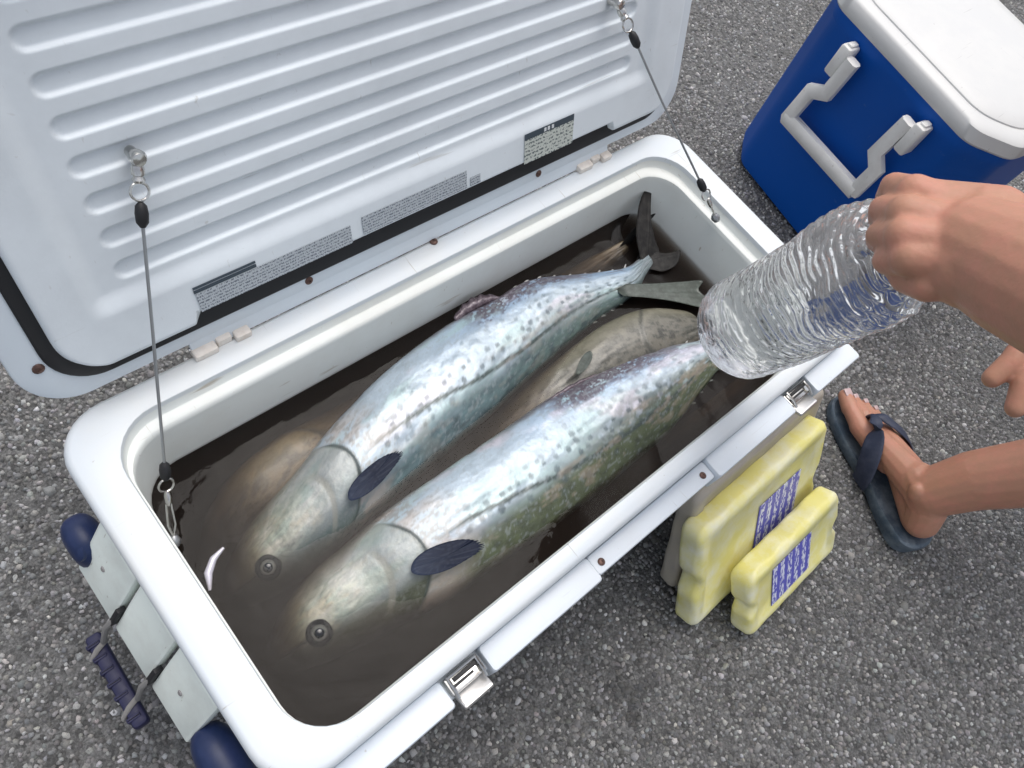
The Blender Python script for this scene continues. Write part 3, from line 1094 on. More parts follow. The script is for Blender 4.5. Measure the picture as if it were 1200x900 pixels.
def make_paint(seed, g0, bulge, kind):
    rs = np.random.default_rng(seed)
    sp = []
    for row in range(6):
        v0 = .36 - .185 * row
        dense = math.exp(-((v0 + .08) / .30) ** 2)
        u_ = .31 + rs.uniform(0, .02)
        while u_ < .92:
            if rs.random() < .30 + .65 * dense:
                sp.append((u_ + rs.normal(0, .004), v0 - .10 * (u_ - .4) + rs.normal(0, .040), rs.uniform(.0030, .0050), rs.uniform(.55, 1) * (.45 + .55 * dense)))
            u_ += rs.uniform(.016, .029)

    def paint(U_, V_, side, length=.62):
        n1 = fbm(U_ * 18, V_ * 5, seed)
        n2 = fbm(U_ * 60, V_ * 12, seed + 5)
        n3 = fbm(U_ * 7, V_ * 3 + 4, seed + 9)
        n4 = fbm(U_ * 140, V_ * 26, seed + 13, 3)
        c = np.ones(U_.shape + (3,)) * np.array((.44, .525, .60))
        c *= (.86 + .28 * n1)[..., None]
        c *= (.90 + .20 * n4)[..., None]
        # steel-blue sheen towards the back of the tail half, rose and green iridescence in patches
        c = mixc(c, (.27, .42, .62), ss(.20, .70, V_) * ss(.40, .65, U_) * .75)
        c = mixc(c, (.68, .57, .62), ss(.56, .70, fbm(U_ * 9 + 3, V_ * 2.2, seed + 21)) * .5 * ss(.25, .4, U_))
        c = mixc(c, (.42, .60, .55), ss(.54, .70, fbm(U_ * 8, V_ * 2.6 + 7, seed + 31)) * .45)
        c = mixc(c, (.30, .37, .42), ss(.52, .66, fbm(U_ * 34, V_ * 8 + 3, seed + 33)) * .35)
        # lower flank: green-olive skin, with shade painted in towards the belly and the tail
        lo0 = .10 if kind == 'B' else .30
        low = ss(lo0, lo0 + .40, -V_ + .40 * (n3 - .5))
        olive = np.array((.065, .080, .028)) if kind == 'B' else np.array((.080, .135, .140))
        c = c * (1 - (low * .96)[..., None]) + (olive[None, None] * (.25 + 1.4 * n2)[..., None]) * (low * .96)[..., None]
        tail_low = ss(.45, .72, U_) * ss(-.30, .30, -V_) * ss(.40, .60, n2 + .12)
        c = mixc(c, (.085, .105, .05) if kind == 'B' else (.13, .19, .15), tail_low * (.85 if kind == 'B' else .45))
        # dark back ridge with a purple-brown patch behind the first dorsal fin
        c = mixc(c, (.16, .145, .16), ss(.84, .97, V_ + .08 * (n2 - .5)) * ss(.40, .52, U_) * .85)
        c = mixc(c, (.16, .13, .15), ss(.52, .62, fbm(U_ * 30, V_ * 7 + 6, seed + 45)) * ss(.30, .8, V_) * ss(.5, .6, U_) * .7)
        pp = ss(.54, .60, U_) * (1 - ss(.74, .90, U_)) * ss(.38, .74, V_ + .55 * (n2 - .5)) * ss(.38, .52, n4 + .08)
        c = mixc(c, (.085, .060, .085), pp * .95)
        c = mixc(c, (.16, .19, .20), ss(.90, .985, U_ + .04 * (n2 - .5)) * .85)
        # spots
        ds = np.zeros(U_.shape)
        aspect = .055
        for (u_, v_, r_, a_) in sp:
            i0, i1 = np.searchsorted(U_[:, 0], u_ - .022), np.searchsorted(U_[:, 0], u_ + .022)
            dd = np.hypot((U_[i0:i1] - u_) * length, (V_[i0:i1] - v_) * aspect) + .0016 * (n4[i0:i1] - .5)
            ds[i0:i1] = np.maximum(ds[i0:i1], a_ * (1 - ss(r_ * .55, r_, dd)))
        c = mixc(c, (.055, .085, .10), ds * .90)
        # lateral line, wavering down towards the tail, and a few scratches
        lv = -.02 - .42 * ss(.30, .62, U_) + .012 * np.sin(U_ * 46) + .12 * ss(.7, .95, U_)
        c = mixc(c, (.045, .065, .06), (1 - ss(.022, .055, np.abs(V_ - lv + .03 * (n2 - .5)))) * ss(.26, .32, U_) * .95)
        c = mixc(c, (.35, .36, .36), (1 - ss(.01, .03, np.abs(V_ - (.18 + .5 * (U_ - .3) + .06 * (n3 - .5))))) * ss(.29, .31, U_) * (1 - ss(.40, .46, U_)) * .6)
        c = mixc(c, (.30, .34, .36), ss(.60, .70, n4) * .4)
        # brownish marks in the middle of the flank
        c = mixc(c, (.42, .33, .26), ss(.58, .72, fbm(U_ * 26, V_ * 7 + 2, seed + 41)) * ss(.0, .5, -V_ + .1) * (1 - low * .5) * (.7 if kind == 'B' else .3) * ss(.3, .4, U_))
        # head: olive-tan bone with mottling, gill arc dark behind a pale margin
        ga = gill_arc(V_, g0, bulge)
        hd_ = 1 - ss(-.004, .004, U_ - ga)
        hc = np.ones(U_.shape + (3,)) * np.array((.42, .44, .37))
        hc = mixc(hc, (.56, .54, .50), ss(.45, .65, fbm(U_ * 40, V_ * 5, seed + 51)) * .8)
        hc = mixc(hc, (.40, .33, .21), ss(.52, .7, fbm(U_ * 30, V_ * 4 + 5, seed + 61)) * .7)
        hc = mixc(hc, (.27, .40, .35), ss(.55, .7, fbm(U_ * 34, V_ * 5 + 9, seed + 71)) * .6)
        hc = mixc(hc, (.30, .30, .20), (1 - ss(.03, .17, U_)) * .7)
        hc = mixc(hc, (.17, .18, .12), ss(.05, .5, -V_ + .4 * (n2 - .5)) * .75)
        hc = mixc(hc, (.60, .62, .56), (1 - ss(.006, .016, np.abs(U_ - (ga - .014)))) * .35)
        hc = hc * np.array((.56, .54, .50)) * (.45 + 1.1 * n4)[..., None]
        hc = hc * (1 - .74 * ss(.10, .55, -V_ + .2 * (n2 - .5)))[..., None]  # shade on the lower side of the head, painted into its colour
        hc = hc * .9 + .0
        nb = ss(-.19, -.015, U_ - ga) * .62
        hc = hc * (1 - nb[..., None]) + c * np.array((.80, .76, .70)) * nb[..., None]
        c = c * (1 - hd_[..., None]) + hc * hd_[..., None]
        c = mixc(c, (.055, .07, .065), (1 - ss(.003, .0065, np.abs(U_ - ga))) * (1 - ss(.62, .85, np.abs(V_))) * .9)
        pre = gill_arc(V_, g0 - .058, bulge * .8)
        c = mixc(c, (.22, .21, .17), (1 - ss(.003, .007, np.abs(U_ - pre))) * (1 - ss(.4, .7, np.abs(V_ + .1))) * .55)
        # mouth
        mv = -.28 - .9 * U_
        c = mixc(c, (.05, .05, .05), (1 - ss(.02, .06, np.abs(V_ - mv))) * (1 - ss(.085, .10, U_)) * .9)
        # patches around the pectoral fin root, behind the gill
        beh = ss(-.002, .01, U_ - ga) * (1 - ss(.03, .11, U_ - ga))
        c = mixc(c, (.46, .40, .36), ss(.36, .60, n1) * beh * .75)
        c = mixc(c, (.30, .29, .27), ss(.50, .62, n4) * beh * .7)
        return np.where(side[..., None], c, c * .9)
    return paint


def make_rad(g0, bulge, seed):
    def rad(U_, V_, side):
        ga = gill_arc(V_, g0, bulge)
        d_ = ga - U_
        r = .0020 * ss(-.002, .002, d_) * (1 - ss(.03, .09, d_)) * (1 - ss(.75, .95, np.abs(V_)))
        pre = gill_arc(V_, g0 - .058, bulge * .8)
        r -= .0004 * (1 - ss(.003, .010, np.abs(U_ - pre))) * (1 - ss(.5, .8, np.abs(V_)))
        r += .0012 * (fbm(U_ * 30, V_ * 4, seed + 3) - .5) * (1 - ss(.0, .02, U_ - ga))
        r += (.0034 * (fbm(U_ * 11, V_ * 2.4, seed + 4) - .5) + .0014 * (fbm(U_ * 44, V_ * 8, seed + 6, 3) - .5)) * ss(.25, .32, U_)
        mv = -.28 - .9 * U_
        r -= .0016 * (1 - ss(.02, .07, np.abs(V_ - mv))) * (1 - ss(.085, .10, U_))
        return r * np.where(side, 1, .5) * ss(0, .02, U_)
    return rad


def eye(fish, px, py, r):
    """eye set on the skin where the photograph shows it"""
    u_, v_ = fish.locate(px, py)
    p, hd, nn0 = fish.point(u_, v_)
    p = p + nn0 * .0016
    e1 = fish.point(u_ + .012, v_)[0] - fish.point(u_ - .012, v_)[0]
    e2 = fish.point(u_, min(.99, v_ + .06))[0] - fish.point(u_, v_ - .06)[0]
    nn = nrm(np.cross(e1, e2))
    nn = nn if nn[2] > 0 else -nn
    nn = nrm(nn + nn0 * .4)
    b = MB()
    b.lathe(p - nn * r * .40, nn, [(0, r * 1.14), (r * .22, r * 1.18), (r * .34, r * 1.05), (r * .38, r * .86), (r * .36, r * .01)], 32)
    e = b.build("eye", EYEWHITE, fish.root)
    b = MB()
    b.lathe(p - nn * r * .30, nn, [(0, r * .72), (r * .30, r * .70), (r * .40, r * .62), (r * .47, r * .48), (r * .52, r * .02)], 32)
    b.build("iris", EYERING, e)
    b = MB()
    b.lathe(p - nn * r * .22, nn, [(0, r * .50), (r * .30, r * .50), (r * .42, r * .42), (r * .49, r * .25), (r * .52, r * .02)], 28)
    b.build("pupil", EYEPUPIL, e)


def finlets(fish, u0, u1, n, v, sgn, m_, size):
    for k in range(n):
        u_ = u0 + (u1 - u0) * k / (n - 1)
        C, hd, nn, hl, w = fish.frame([u_, min(u_ + .01, 1)])
        t = nrm(C[1] - C[0])
        p = C[0] + hd[0] * hl[0] * v + nn[0] * .004
        s_ = size * (1 - .35 * k / n) * random.uniform(.55, 1.1)
        t = nrm(t + hd[0] * sgn * random.uniform(-.25, .15))
        fin("finlet", fish.root, densify([(-.006, -.003), (s_ * .5, s_ * .55), (s_ * 1.35, s_ * .62), (s_ * .7, -.002)], 20),
            p, t, hd[0] * sgn * .8 + nn[0] * .5, m_, .0022)


# --- the nearer big fish, along the front wall
FB = Fish([((304, 774), (312, 784), .184, .0015), ((310, 750), (328, 788), .202, .010), ((331, 708), (360, 788), .2225, .0205), ((364, 668), (410, 772), .2265, .028),
           ((405, 632), (462, 746), .2250, .032), ((450, 597), (526, 716), .231, .036), ((510, 556), (590, 672), .236, .037), ((575, 512), (660, 625), .238, .037),
           ((650, 462), (738, 563), .240, .035), ((722, 427), (796, 508), .244, .031), ((780, 409), (828, 462), .250, .025),
           ((820, 402), (848, 432), .256, .017), ((846, 396), (864, 416), .260, .010), ((866, 388), (878, 402), .263, .006)], roll=.10, slim=.09)
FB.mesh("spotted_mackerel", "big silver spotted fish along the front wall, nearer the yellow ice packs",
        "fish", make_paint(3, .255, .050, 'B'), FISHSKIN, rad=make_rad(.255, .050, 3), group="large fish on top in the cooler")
eye(FB, 374, 742, .0110)
# --- the farther big fish
FA = Fish([((253, 690), (259, 700), .184, .0015), ((258, 664), (272, 708), .203, .010), ((277, 630), (308, 702), .2235, .0195), ((306, 590), (354, 680), .228, .028),
           ((340, 553), (398, 645), .230, .033), ((386, 500), (446, 602), .236, .037), ((440, 446), (505, 553), .239, .038), ((504, 392), (570, 498), .242, .037),
           ((566, 350), (630, 442), .245, .034), ((622, 331), (680, 398), .248, .028), ((672, 325), (707, 374), .250, .023),
           ((708, 322), (733, 357), .252, .018), ((730, 318), (748, 342), .255, .011), ((744, 310), (755, 327), .258, .0065), ((754, 303), (762, 315), .260, .004)], roll=.10, slim=.06)
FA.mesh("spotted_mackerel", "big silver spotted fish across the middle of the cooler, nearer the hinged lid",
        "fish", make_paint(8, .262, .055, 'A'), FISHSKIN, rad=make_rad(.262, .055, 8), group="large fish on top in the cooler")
eye(FA, 315, 665, .0108)


def on_flank(F, px0, px1, z, name, m_, pts, rays, thick=.0018, tilt=.12):
    p0, p1 = at(*px0, z), at(*px1, z + .002)
    X = p1 - p0
    L = np.linalg.norm(X)
    Y = nrm(np.cross((0, 0, 1), X))
    sm = np.array(smooth_outline([(x * L, y * L) for x, y in pts], 110))
    # the free edge is slightly frayed between the rays
    t_ = np.clip(sm[:, 0] / L, 0, 1)
    sm[:, 0] *= 1 - .07 * t_ ** 3 * (np.arange(len(sm)) % 3 == 0) - .03 * t_ ** 2 * (np.arange(len(sm)) % 7 == 0)
    return fin(name, F.root, [tuple(q) for q in sm], p0, X + np.array([0, 0, tilt * L]), Y, m_, thick, rays)


PECT = [(-.06, -.10), (-.04, .06), (.10, .19), (.34, .27), (.66, .28), (.92, .20), (1.03, .07), (.96, -.02), (.70, -.12), (.42, -.20), (.14, -.20)]
on_flank(FB, (487, 664), (566, 644), .2735, "pectoral_fin", FINDARK, [(x, y * .80) for x, y in PECT], (-.02, 0, 46), tilt=.03)
on_flank(FA, (412, 580), (472, 534), .2765, "pectoral_fin", FINDARK, [(x, y * .66) for x, y in PECT], (-.02, 0, 46), tilt=.03)
# folded first dorsal fins and the rows of finlets behind them
def dorsal(F, u0, u1, hgt, m_):
    n = 26
    us = np.linspace(u0, u1, n)
    C, hd, nn, hl, w = F.frame(us)
    lo = C + hd * (hl * .90)[:, None] + nn * (w * .34)[:, None]
    h_ = hgt * np.sin(np.linspace(.10, 1, n) * math.pi) ** .7 * (1 + .08 * np.sin(np.arange(n) * 1.3))
    hi = lo + hd * h_[:, None] + nn * (h_ * .35)[:, None]
    vs, fs = [], []
    for k in range(n):
        rip = .0007 * math.sin(k * 2.2)
        for q in (lo[k], (lo[k] + hi[k]) / 2 + nn[k] * (rip + .0015), hi[k], (lo[k] + hi[k]) / 2 - nn[k] * .0006):
            vs.append(q)
    for k in range(n - 1):
        for a in range(4):
            b_ = (a + 1) % 4
            fs.append((k * 4 + a, k * 4 + b_, k * 4 + 4 + b_, k * 4 + 4 + a))
    fs += [(3, 2, 1, 0), tuple((n - 1) * 4 + a for a in range(4))]
    obj("dorsal_fin", vs, fs, m_, F.root)


dorsal(FA, .55, .66, .017, FINPURPLE)
dorsal(FB, .56, .70, .006, FINPURPLE)
finlets(FA, .70, .93, 9, .97, 1, FINPALE, .0075)
finlets(FB, .74, .95, 9, .97, 1, FINPALE, .007)
finlets(FB, .80, .95, 6, -.97, -1, FINGREY, .006)
finlets(FA, .80, .93, 6, -.97, -1, FINGREY, .006)


def tail(F, p_root, p_l1, p_l2, m1, m2, wid=.020):
    """forked tail: two swept lobes that meet on the end of the body"""
    C, hd, nn, hl, w = F.frame([.985, 1.0])
    p_root = C[0]
    ax = nrm(C[1] - C[0])
    for p_l, other in ((p_l1, p_l2), (p_l2, p_l1)):
        m_ = m1 if p_l is p_l1 else m2
        X = np.array(p_l) - p_root
        L = np.linalg.norm(X)
        X = X / L
        Y = ax - X * (ax @ X)
        if np.linalg.norm(Y) < .2:
            Y = np.array(other) - p_root
            Y = Y - X * (Y @ X)
        k = wid
        fin("tail_fin", F.root, smooth_outline([(-.012, -.004), (.10 * L, -.30 * k), (.35 * L, -.46 * k), (.70 * L, -.34 * k), (.92 * L, -.02 * k), (1.0 * L, .26 * k), (.86 * L, .24 * k),
                                                (.60 * L, .26 * k), (.36 * L, .42 * k), (.16 * L, .70 * k), (.02 * L, .62 * k), (-.012, .006)], 84),
            p_root, X, Y, m_, .0035, (-.03, 0, 90))


def TX(px, py, x):
    return onplane(px, py, (x, 0, 0), (1, 0, 0))


tail(FA, None, at(757, 214, .300), at(800, 300, .262), FINBLACK, FINBLACK, .036)
_r0, _r1 = at(734, 341, .268), at(832, 340, .262)
_L = np.linalg.norm(_r1 - _r0)
fin("tail_fin", FA.root, smooth_outline([(-.06 * _L, -.05 * _L), (.20 * _L, -.08 * _L), (.50 * _L, -.13 * _L), (.80 * _L, -.21 * _L), (1.02 * _L, -.26 * _L), (.98 * _L, -.14 * _L), (.86 * _L, .00 * _L),
                                         (.95 * _L, .12 * _L), (.70 * _L, .11 * _L), (.35 * _L, .09 * _L), (-.05 * _L, .07 * _L)], 84), _r0, _r1 - _r0, np.cross((0, 0, 1), _r1 - _r0), FINGREY, .0025, (-.05, 0, 110))
tail(FB, None, at(884, 362, .275), at(905, 420, .270), FINGREY, FINGREY, .030)


# --- fish under the water
def simple_paint(seed, base, dark, g0, flip=False):
    def paint(U_, V_, side):
        n = fbm(U_ * 22, V_ * 4, seed)
        n2 = fbm(U_ * 80, V_ * 12, seed + 4)
        c = np.ones(U_.shape + (3,)) * np.array(base)
        c = mixc(c, dark, ss(.45, .68, n) * .75)
        c = mixc(c, np.array(dark) * .6, ss(.54, .64, n2) * .65)
        c = mixc(c, np.array(dark) * .45, ss(.60, .68, fbm(U_ * 46, V_ * 7, seed + 8, 2)) * .8)
        c = mixc(c, np.array(dark) * .4, (1 - ss(.02, .05, np.abs(V_ + .05 + .03 * np.sin(U_ * 40)))) * ss(g0, g0 + .05, U_) * .7)
        c = mixc(c, np.array(base) * np.array((1.5, 1.5, 1.25)), ss(.2, .8, V_) * .6)
        ga = gill_arc(V_, g0, .05)
        c = mixc(c, (.07, .07, .06), (1 - ss(.004, .009, np.abs(U_ - ga))) * .8)
        return c
    return paint


FD = Fish([((824, 372), (828, 384), .238, .003), ((812, 366), (826, 394), .240, .012), ((785, 362), (812, 408), .242, .020), ((748, 364), (776, 428), .243, .026),
           ((700, 384), (728, 452), .240, .028), ((652, 418), (672, 478), .228, .028), ((588, 470), (606, 532), .214, .027), ((530, 518), (550, 580), .202, .024),
           ((470, 570), (488, 622), .203, .016), ((430, 606), (442, 628), .198, .008)], roll=.15)
FD.mesh("half_sunk_fish", "dull tan half-sunk fish between the two silver fish, head towards the bottle", "fish",
        simple_paint(15, (.15, .14, .115), (.085, .085, .075), .215), DULLSKIN, nu=200, nt=80, rad=make_rad(.215, .05, 15))
on_flank(FD, (692, 414), (672, 440), .2690, "pectoral_fin", FINGREY, [(x, y * .6) for x, y in PECT], (-.02, 0, 40))

FC = Fish([((226, 640), (232, 650), .205, .002), ((230, 612), (254, 652), .207, .012), ((250, 570), (290, 640), .214, .020), ((278, 540), (326, 610), .222, .025),
           ((316, 510), (366, 574), .224, .026), ((384, 470), (428, 526), .216, .025), ((460, 422), (504, 474), .208, .023), ((540, 374), (580, 418), .208, .020),
           ((620, 328), (652, 362), .215, .015), ((690, 298), (708, 318), .232, .009), ((728, 282), (738, 292), .246, .006)], roll=.2)
FC.mesh("sunken_fish", "brown sunken fish along the hinge-side wall, black tail sticking up in the corner", "fish",
        simple_paint(27, (.185, .145, .088), (.09, .08, .055), .26), DULLSKIN, nu=200, nt=80, rad=make_rad(.26, .05, 27))
tail(FC, None, at(767, 248, .284), at(722, 262, .262), FINBLACK, FINBLACK, .024)
b = MB()
jaw = [at(262, 642, .252), at(250, 655, .252), at(244, 672, .252), at(246, 692, .250)]
b.tube(jaw, [.0015, .0035, .0042, .0015], 10)
b.build("jaw", mat("pale_lilac_jaw", (.62, .60, .68), .3, .2, coat=.5), FA.root)

FE = Fish([((560, 690), (585, 716), .170, .003), ((610, 640), (655, 690), .178, .014), ((680, 580), (735, 634), .190, .018), ((760, 520), (815, 570), .203, .020),
           ((820, 478), (868, 524), .212, .017), ((868, 444), (902, 476), .220, .010), ((896, 426), (914, 442), .226, .005)], roll=-.05, z_out=.20)
FE.mesh("bottom_fish", "pale tan fish deep under water beside the front wall below the bottle", "fish",
        simple_paint(33, (.42, .34, .21), (.30, .25, .16), .2), DULLSKIN, nu=160, nt=64)

# ================================================================== BLUE AND WHITE COOLER
BA = .15
BF = np.array([math.sin(BA), math.cos(BA), 0])           # along the visible face
BN = np.array([math.cos(BA), -math.sin(BA), 0])          # into the cooler
BO = np.array([1.310, .420, 0])


def bw(t, d, z):
    return BO + BF * t + BN * d + np.array([0, 0, z])


def oct_loop(t0, t1, d0, d1, ch, z, r=.018, n=5):
    """rectangle with cut corners, the cuts slightly rounded"""
    P = [(t0 + ch, d0), (t1 - ch, d0), (t1, d0 + ch), (t1, d1 - ch), (t1 - ch, d1), (t0 + ch, d1), (t0, d1 - ch), (t0, d0 + ch)]
    out = []
    for i, p in enumerate(P):
        a, c_ = np.array(P[i - 1]), np.array(P[(i + 1) % 8])
        p = np.array(p)
        r_ = min(r, .45 * np.linalg.norm(a - p), .45 * np.linalg.norm(c_ - p))
        p0, p1 = p + nrm(a - p) * r_, p + nrm(c_ - p) * r_
        for k in range(n + 1):
            s_ = k / n
            out.append(bw(*((1 - s_) ** 2 * p0 + 2 * s_ * (1 - s_) * p + s_ * s_ * p1), z))
    return out


T0, T1, D1_ = -.365, .058, .330
bc = thing("blue_cooler", "blue cooler with white lid and white swing handle", "cooler", bw((T0 + T1) / 2, D1_ / 2, 0))
b = MB()
ch = .056
b.loft([oct_loop(T0 + .030, T1 - .024, .026, D1_ - .030, ch, .002), oct_loop(T0 + .018, T1 - .012, .016, D1_ - .020, ch, .010),
        oct_loop(T0 + .013, T1 - .007, .012, D1_ - .014, ch, .030), oct_loop(T0 + .004, T1 - .004, .003, D1_ - .003, ch, .345),
        oct_loop(T0 + .001, T1 - .001, -.001, D1_ + .001, ch, .351), oct_loop(T0 + .001, T1 - .001, -.001, D1_ + .001, ch, .372)])
b.build("body", BLUE, bc)
b = MB()
b.loft([oct_loop(T0 - .002, T1 + .002, -.004, D1_ + .004, ch, .370, .02), oct_loop(T0 - .004, T1 + .004, -.006, D1_ + .006, ch, .374, .02),
        oct_loop(T0 - .001, T1 + .001, -.003, D1_ + .003, ch, .394, .02), oct_loop(T0 + .004, T1 - .004, .002, D1_ - .002, ch, .3985, .02),
        oct_loop(T0 + .0215, T1 - .0215, .0195, D1_ - .0195, ch * .95, .4005, .03)])
bl = b.build("lid", BLUEW, bc)
b = MB()
b.loft([oct_loop(T0 + .0225, T1 - .0225, .0205, D1_ - .0205, ch * .95, .3975, .03), oct_loop(T0 + .0235, T1 - .0235, .0215, D1_ - .0215, ch * .95, .4028, .03),
        oct_loop(T0 + .029, T1 - .029, .027, D1_ - .027, ch * .95, .4065, .03), oct_loop(T0 + .045, T1 - .045, .043, D1_ - .043, ch * .9, .4095, .03),
        oct_loop(T0 + .09, T1 - .09, .088, D1_ - .088, ch * .6, .4120, .03)])
b.build("lid_top", BLUEW, bl)


def hb(t, z, o=.020):
    return bw(t, -o, z)


b = MB()
b.sweep_rect([hb(-.088, .338), hb(-.085, .268), hb(-.058, .250), hb(-.053, .183), hb(-.0560, .178)], BN, .019, .024)
b.sweep_rect([hb(-.048, .182), hb(-.243, .188)], BN, .021, .027)
b.sweep_rect([hb(-.240, .184), hb(-.243, .245), hb(-.222, .264), hb(-.227, .340)], BN, .019, .024)
sw = b.build("swing_handle", HANDLE, bc)
for t_, z_ in ((-.0655, .322), (-.2485, .322)):
    b = MB()
    b.box(bw(t_, -.013, z_), BF * .0105, BN * .0150, (0, 0, .028), .004)
    b.box(bw(t_, -.012, z_ + .022), BF * .006, BN * .010, (0, 0, .010), .003)
    b.tube([bw(-.060 if t_ > -.15 else -.254, -.020, z_ + .006), bw(-.095 if t_ > -.15 else -.222, -.020, z_ + .006)], .006, 12)
    b.build("handle_mount", HANDLE, bc)

# ================================================================== ICE PACKS
def ice_pack(name, label, x0, x1, yb, a_deg, h, t, m_, notch=True, lab=None, group="ice packs leaning against the cooler"):
    """a moulded slab leaning back on the cooler; yb = y of its front lower edge"""
    a = math.radians(a_deg)
    up = np.array([0, math.sin(a), math.cos(a)])
    bk = np.array([0, math.cos(a), -math.sin(a)])
    z0 = t * math.sin(a) + .001
    o0 = np.array([x0, yb, z0])
    L = x1 - x0
    root = thing(name, label, "ice pack", (x0 + L / 2, yb + t / 2, 0), group)
    # outline in (x, h) with waisted ends, then rounded across the thickness
    ol = []
    r = .017
    steps = 60
    for k in range(steps):
        s_ = k / steps
    pts = []
    def arc(cx, cy, a0, a1, r_, n=7):
        for q in np.linspace(math.radians(a0), math.radians(a1), n):
            pts.append((cx + r_ * math.cos(q), cy + r_ * math.sin(q)))
    nd = .011 if notch else 0
    arc(L - r, h - r, 0, 90, r)
    arc(r, h - r, 90, 180, r)
    if nd:
        for y_, dx in ((h * .60, .000), (h * .53, nd * .6), (h * .47, nd), (h * .41, nd * .6), (h * .35, .001)):
            pts.append((dx, y_))
    arc(r, r, 180, 270, r)
    arc(L - r, r, 270, 360, r)
    if nd:
        for y_, dx in ((h * .35, .001), (h * .41, nd * .6), (h * .47, nd), (h * .53, nd * .6), (h * .60, .000)):
            pts.append((L - dx, y_))
    P = np.array(densify(pts, 150))
    c0 = np.array([L / 2, h / 2])
    # inward normals for the edge rounding
    tg = np.roll(P, -1, 0) - np.roll(P, 1, 0)
    nin = np.c_[-tg[:, 1], tg[:, 0]] / np.linalg.norm(tg, axis=1)[:, None]
    loops = []
    rb = min(.010, t * .42)
    prof = [(0, rb + .004), (.0003, rb)] + [(rb * (1 - math.cos(q)), rb * (1 - math.sin(q))) for q in np.linspace(.25, math.pi / 2, 5)] + \
           [(t - rb * (1 - math.cos(q)), rb * (1 - math.sin(q))) for q in np.linspace(math.pi / 2, .25, 5)] + [(t - .0003, rb), (t, rb + .004)]
    for d_, i_ in prof:
        wob = .0008 * np.sin(np.arange(len(P)) * .6 + d_ * 300)
        Q = P + nin * (i_ + wob)[:, None]
        loops.append([o0 + np.array([q[0], 0, 0]) + up * q[1] + bk * d_ for q in Q])
    # recessed front field: a plain rounded rectangle set inside the waisted outline
    def rect(mg):
        q = []
        for cx, cy, a0 in ((L - mg - .008, h - mg - .008, 0), (mg + .008, h - mg - .008, 90), (mg + .008, mg + .008, 180), (L - mg - .008, mg + .008, 270)):
            q += [(cx + .008 * math.cos(math.radians(a0 + w_)), cy + .008 * math.sin(math.radians(a0 + w_))) for w_ in (0, 22, 45, 68, 90)]
        q = np.array(densify(q, 600))
        # pair each outline point with the field point in the same direction from the middle
        an = np.arctan2((q[:, 1] - c0[1]) / h, (q[:, 0] - c0[0]) / L)
        ap = np.arctan2((P[:, 1] - c0[1]) / h, (P[:, 0] - c0[0]) / L)
        return np.array([q[np.argmin(np.abs(np.angle(np.exp(1j * (an - t_)))))] for t_ in ap])
    b = MB()
    fr = [o0 + np.array([q[0], 0, 0]) + up * q[1] + bk * .0002 for q in rect(.019)]
    fr2 = [o0 + np.array([q[0], 0, 0]) + up * q[1] + bk * .0030 for q in rect(.023)]
    b.loft([fr2, fr] + loops[1:], cap0=True, cap1=True)
    b.build("shell", m_, root, sharp=55)
    b = MB()
    b.lathe(o0 + np.array([L - .002, 0, 0]) + up * h * .80 + bk * t * .5, (1, 0, 0), [(-.004, .011), (.006, .0108), (.008, .009), (.0082, .001)], 18)
    b.build("cap", m_, root)
    if lab:
        u0, u1, v0, v1 = lab
        c_ = o0 + np.array([(u0 + u1) / 2, 0, 0]) + up * (v0 + v1) / 2 + bk * .0022
        label_plate("label", c_, np.array([(u1 - u0) / 2, 0, 0]), up * (v1 - v0) / 2, PACKPRINT, root, .0008)
    return root


ice_pack("ice_pack", "smaller front yellow ice pack, its violet label in full view", .598, .824, -.238, 36, .125, .036, YELLOW, lab=(.055, .150, .024, .100))
ice_pack("ice_pack", "larger yellow ice pack behind the smaller one, its violet label half hidden", .538, .832, -.176, 30, .205, .036, YELLOW, lab=(.135, .235, .055, .150))
ice_pack("ice_pack", "grey-beige ice pack leaning between the cooler front and the yellow packs", .556, .850, -.120, 22, .225, .030, GREYPACK, notch=False)

# ================================================================== BOTTLE OF ICE
BOT = at(850, 394, .400)
TOPP = at(1066, 291, .625)
BAX = nrm(TOPP - BOT)
PET = bpy.data.materials.new("clear_bottle_plastic")
PET.use_nodes = True
_nt = PET.node_tree
_nt.nodes.remove(_nt.nodes['Principled BSDF'])
_tr = _nt.nodes.new("ShaderNodeBsdfTransparent")
_tr.inputs[0].default_value = (.94, .96, .97, 1)
_gl = _nt.nodes.new("ShaderNodeBsdfGlossy")
_gl.inputs['Roughness'].default_value = .03
_fr = _nt.nodes.new("ShaderNodeLayerWeight")
_fr.inputs['Blend'].default_value = .42
_mx = _nt.nodes.new("ShaderNodeMixShader")
_nt.links.new(_fr.outputs['Fresnel'], _mx.inputs[0])
_nt.links.new(_tr.outputs[0], _mx.inputs[1])
_nt.links.new(_gl.outputs[0], _mx.inputs[2])
_nt.links.new(_mx.outputs[0], _nt.nodes['Material Output'].inputs['Surface'])
ICE = mat("cloudy_bottle_ice", (1.0, 1.0, 1.0), .02, coat=.3, sss=.6)
ICE.node_tree.nodes['Principled BSDF'].inputs['Subsurface Radius'].default_value = (1, 1, 1)
ICE.node_tree.nodes['Principled BSDF'].inputs['Subsurface Scale'].default_value = .03
_b = ICE.node_tree.nodes['Principled BSDF']
_b.inputs['Transmission Weight'].default_value = .88
_b.inputs['IOR'].default_value = 1.30


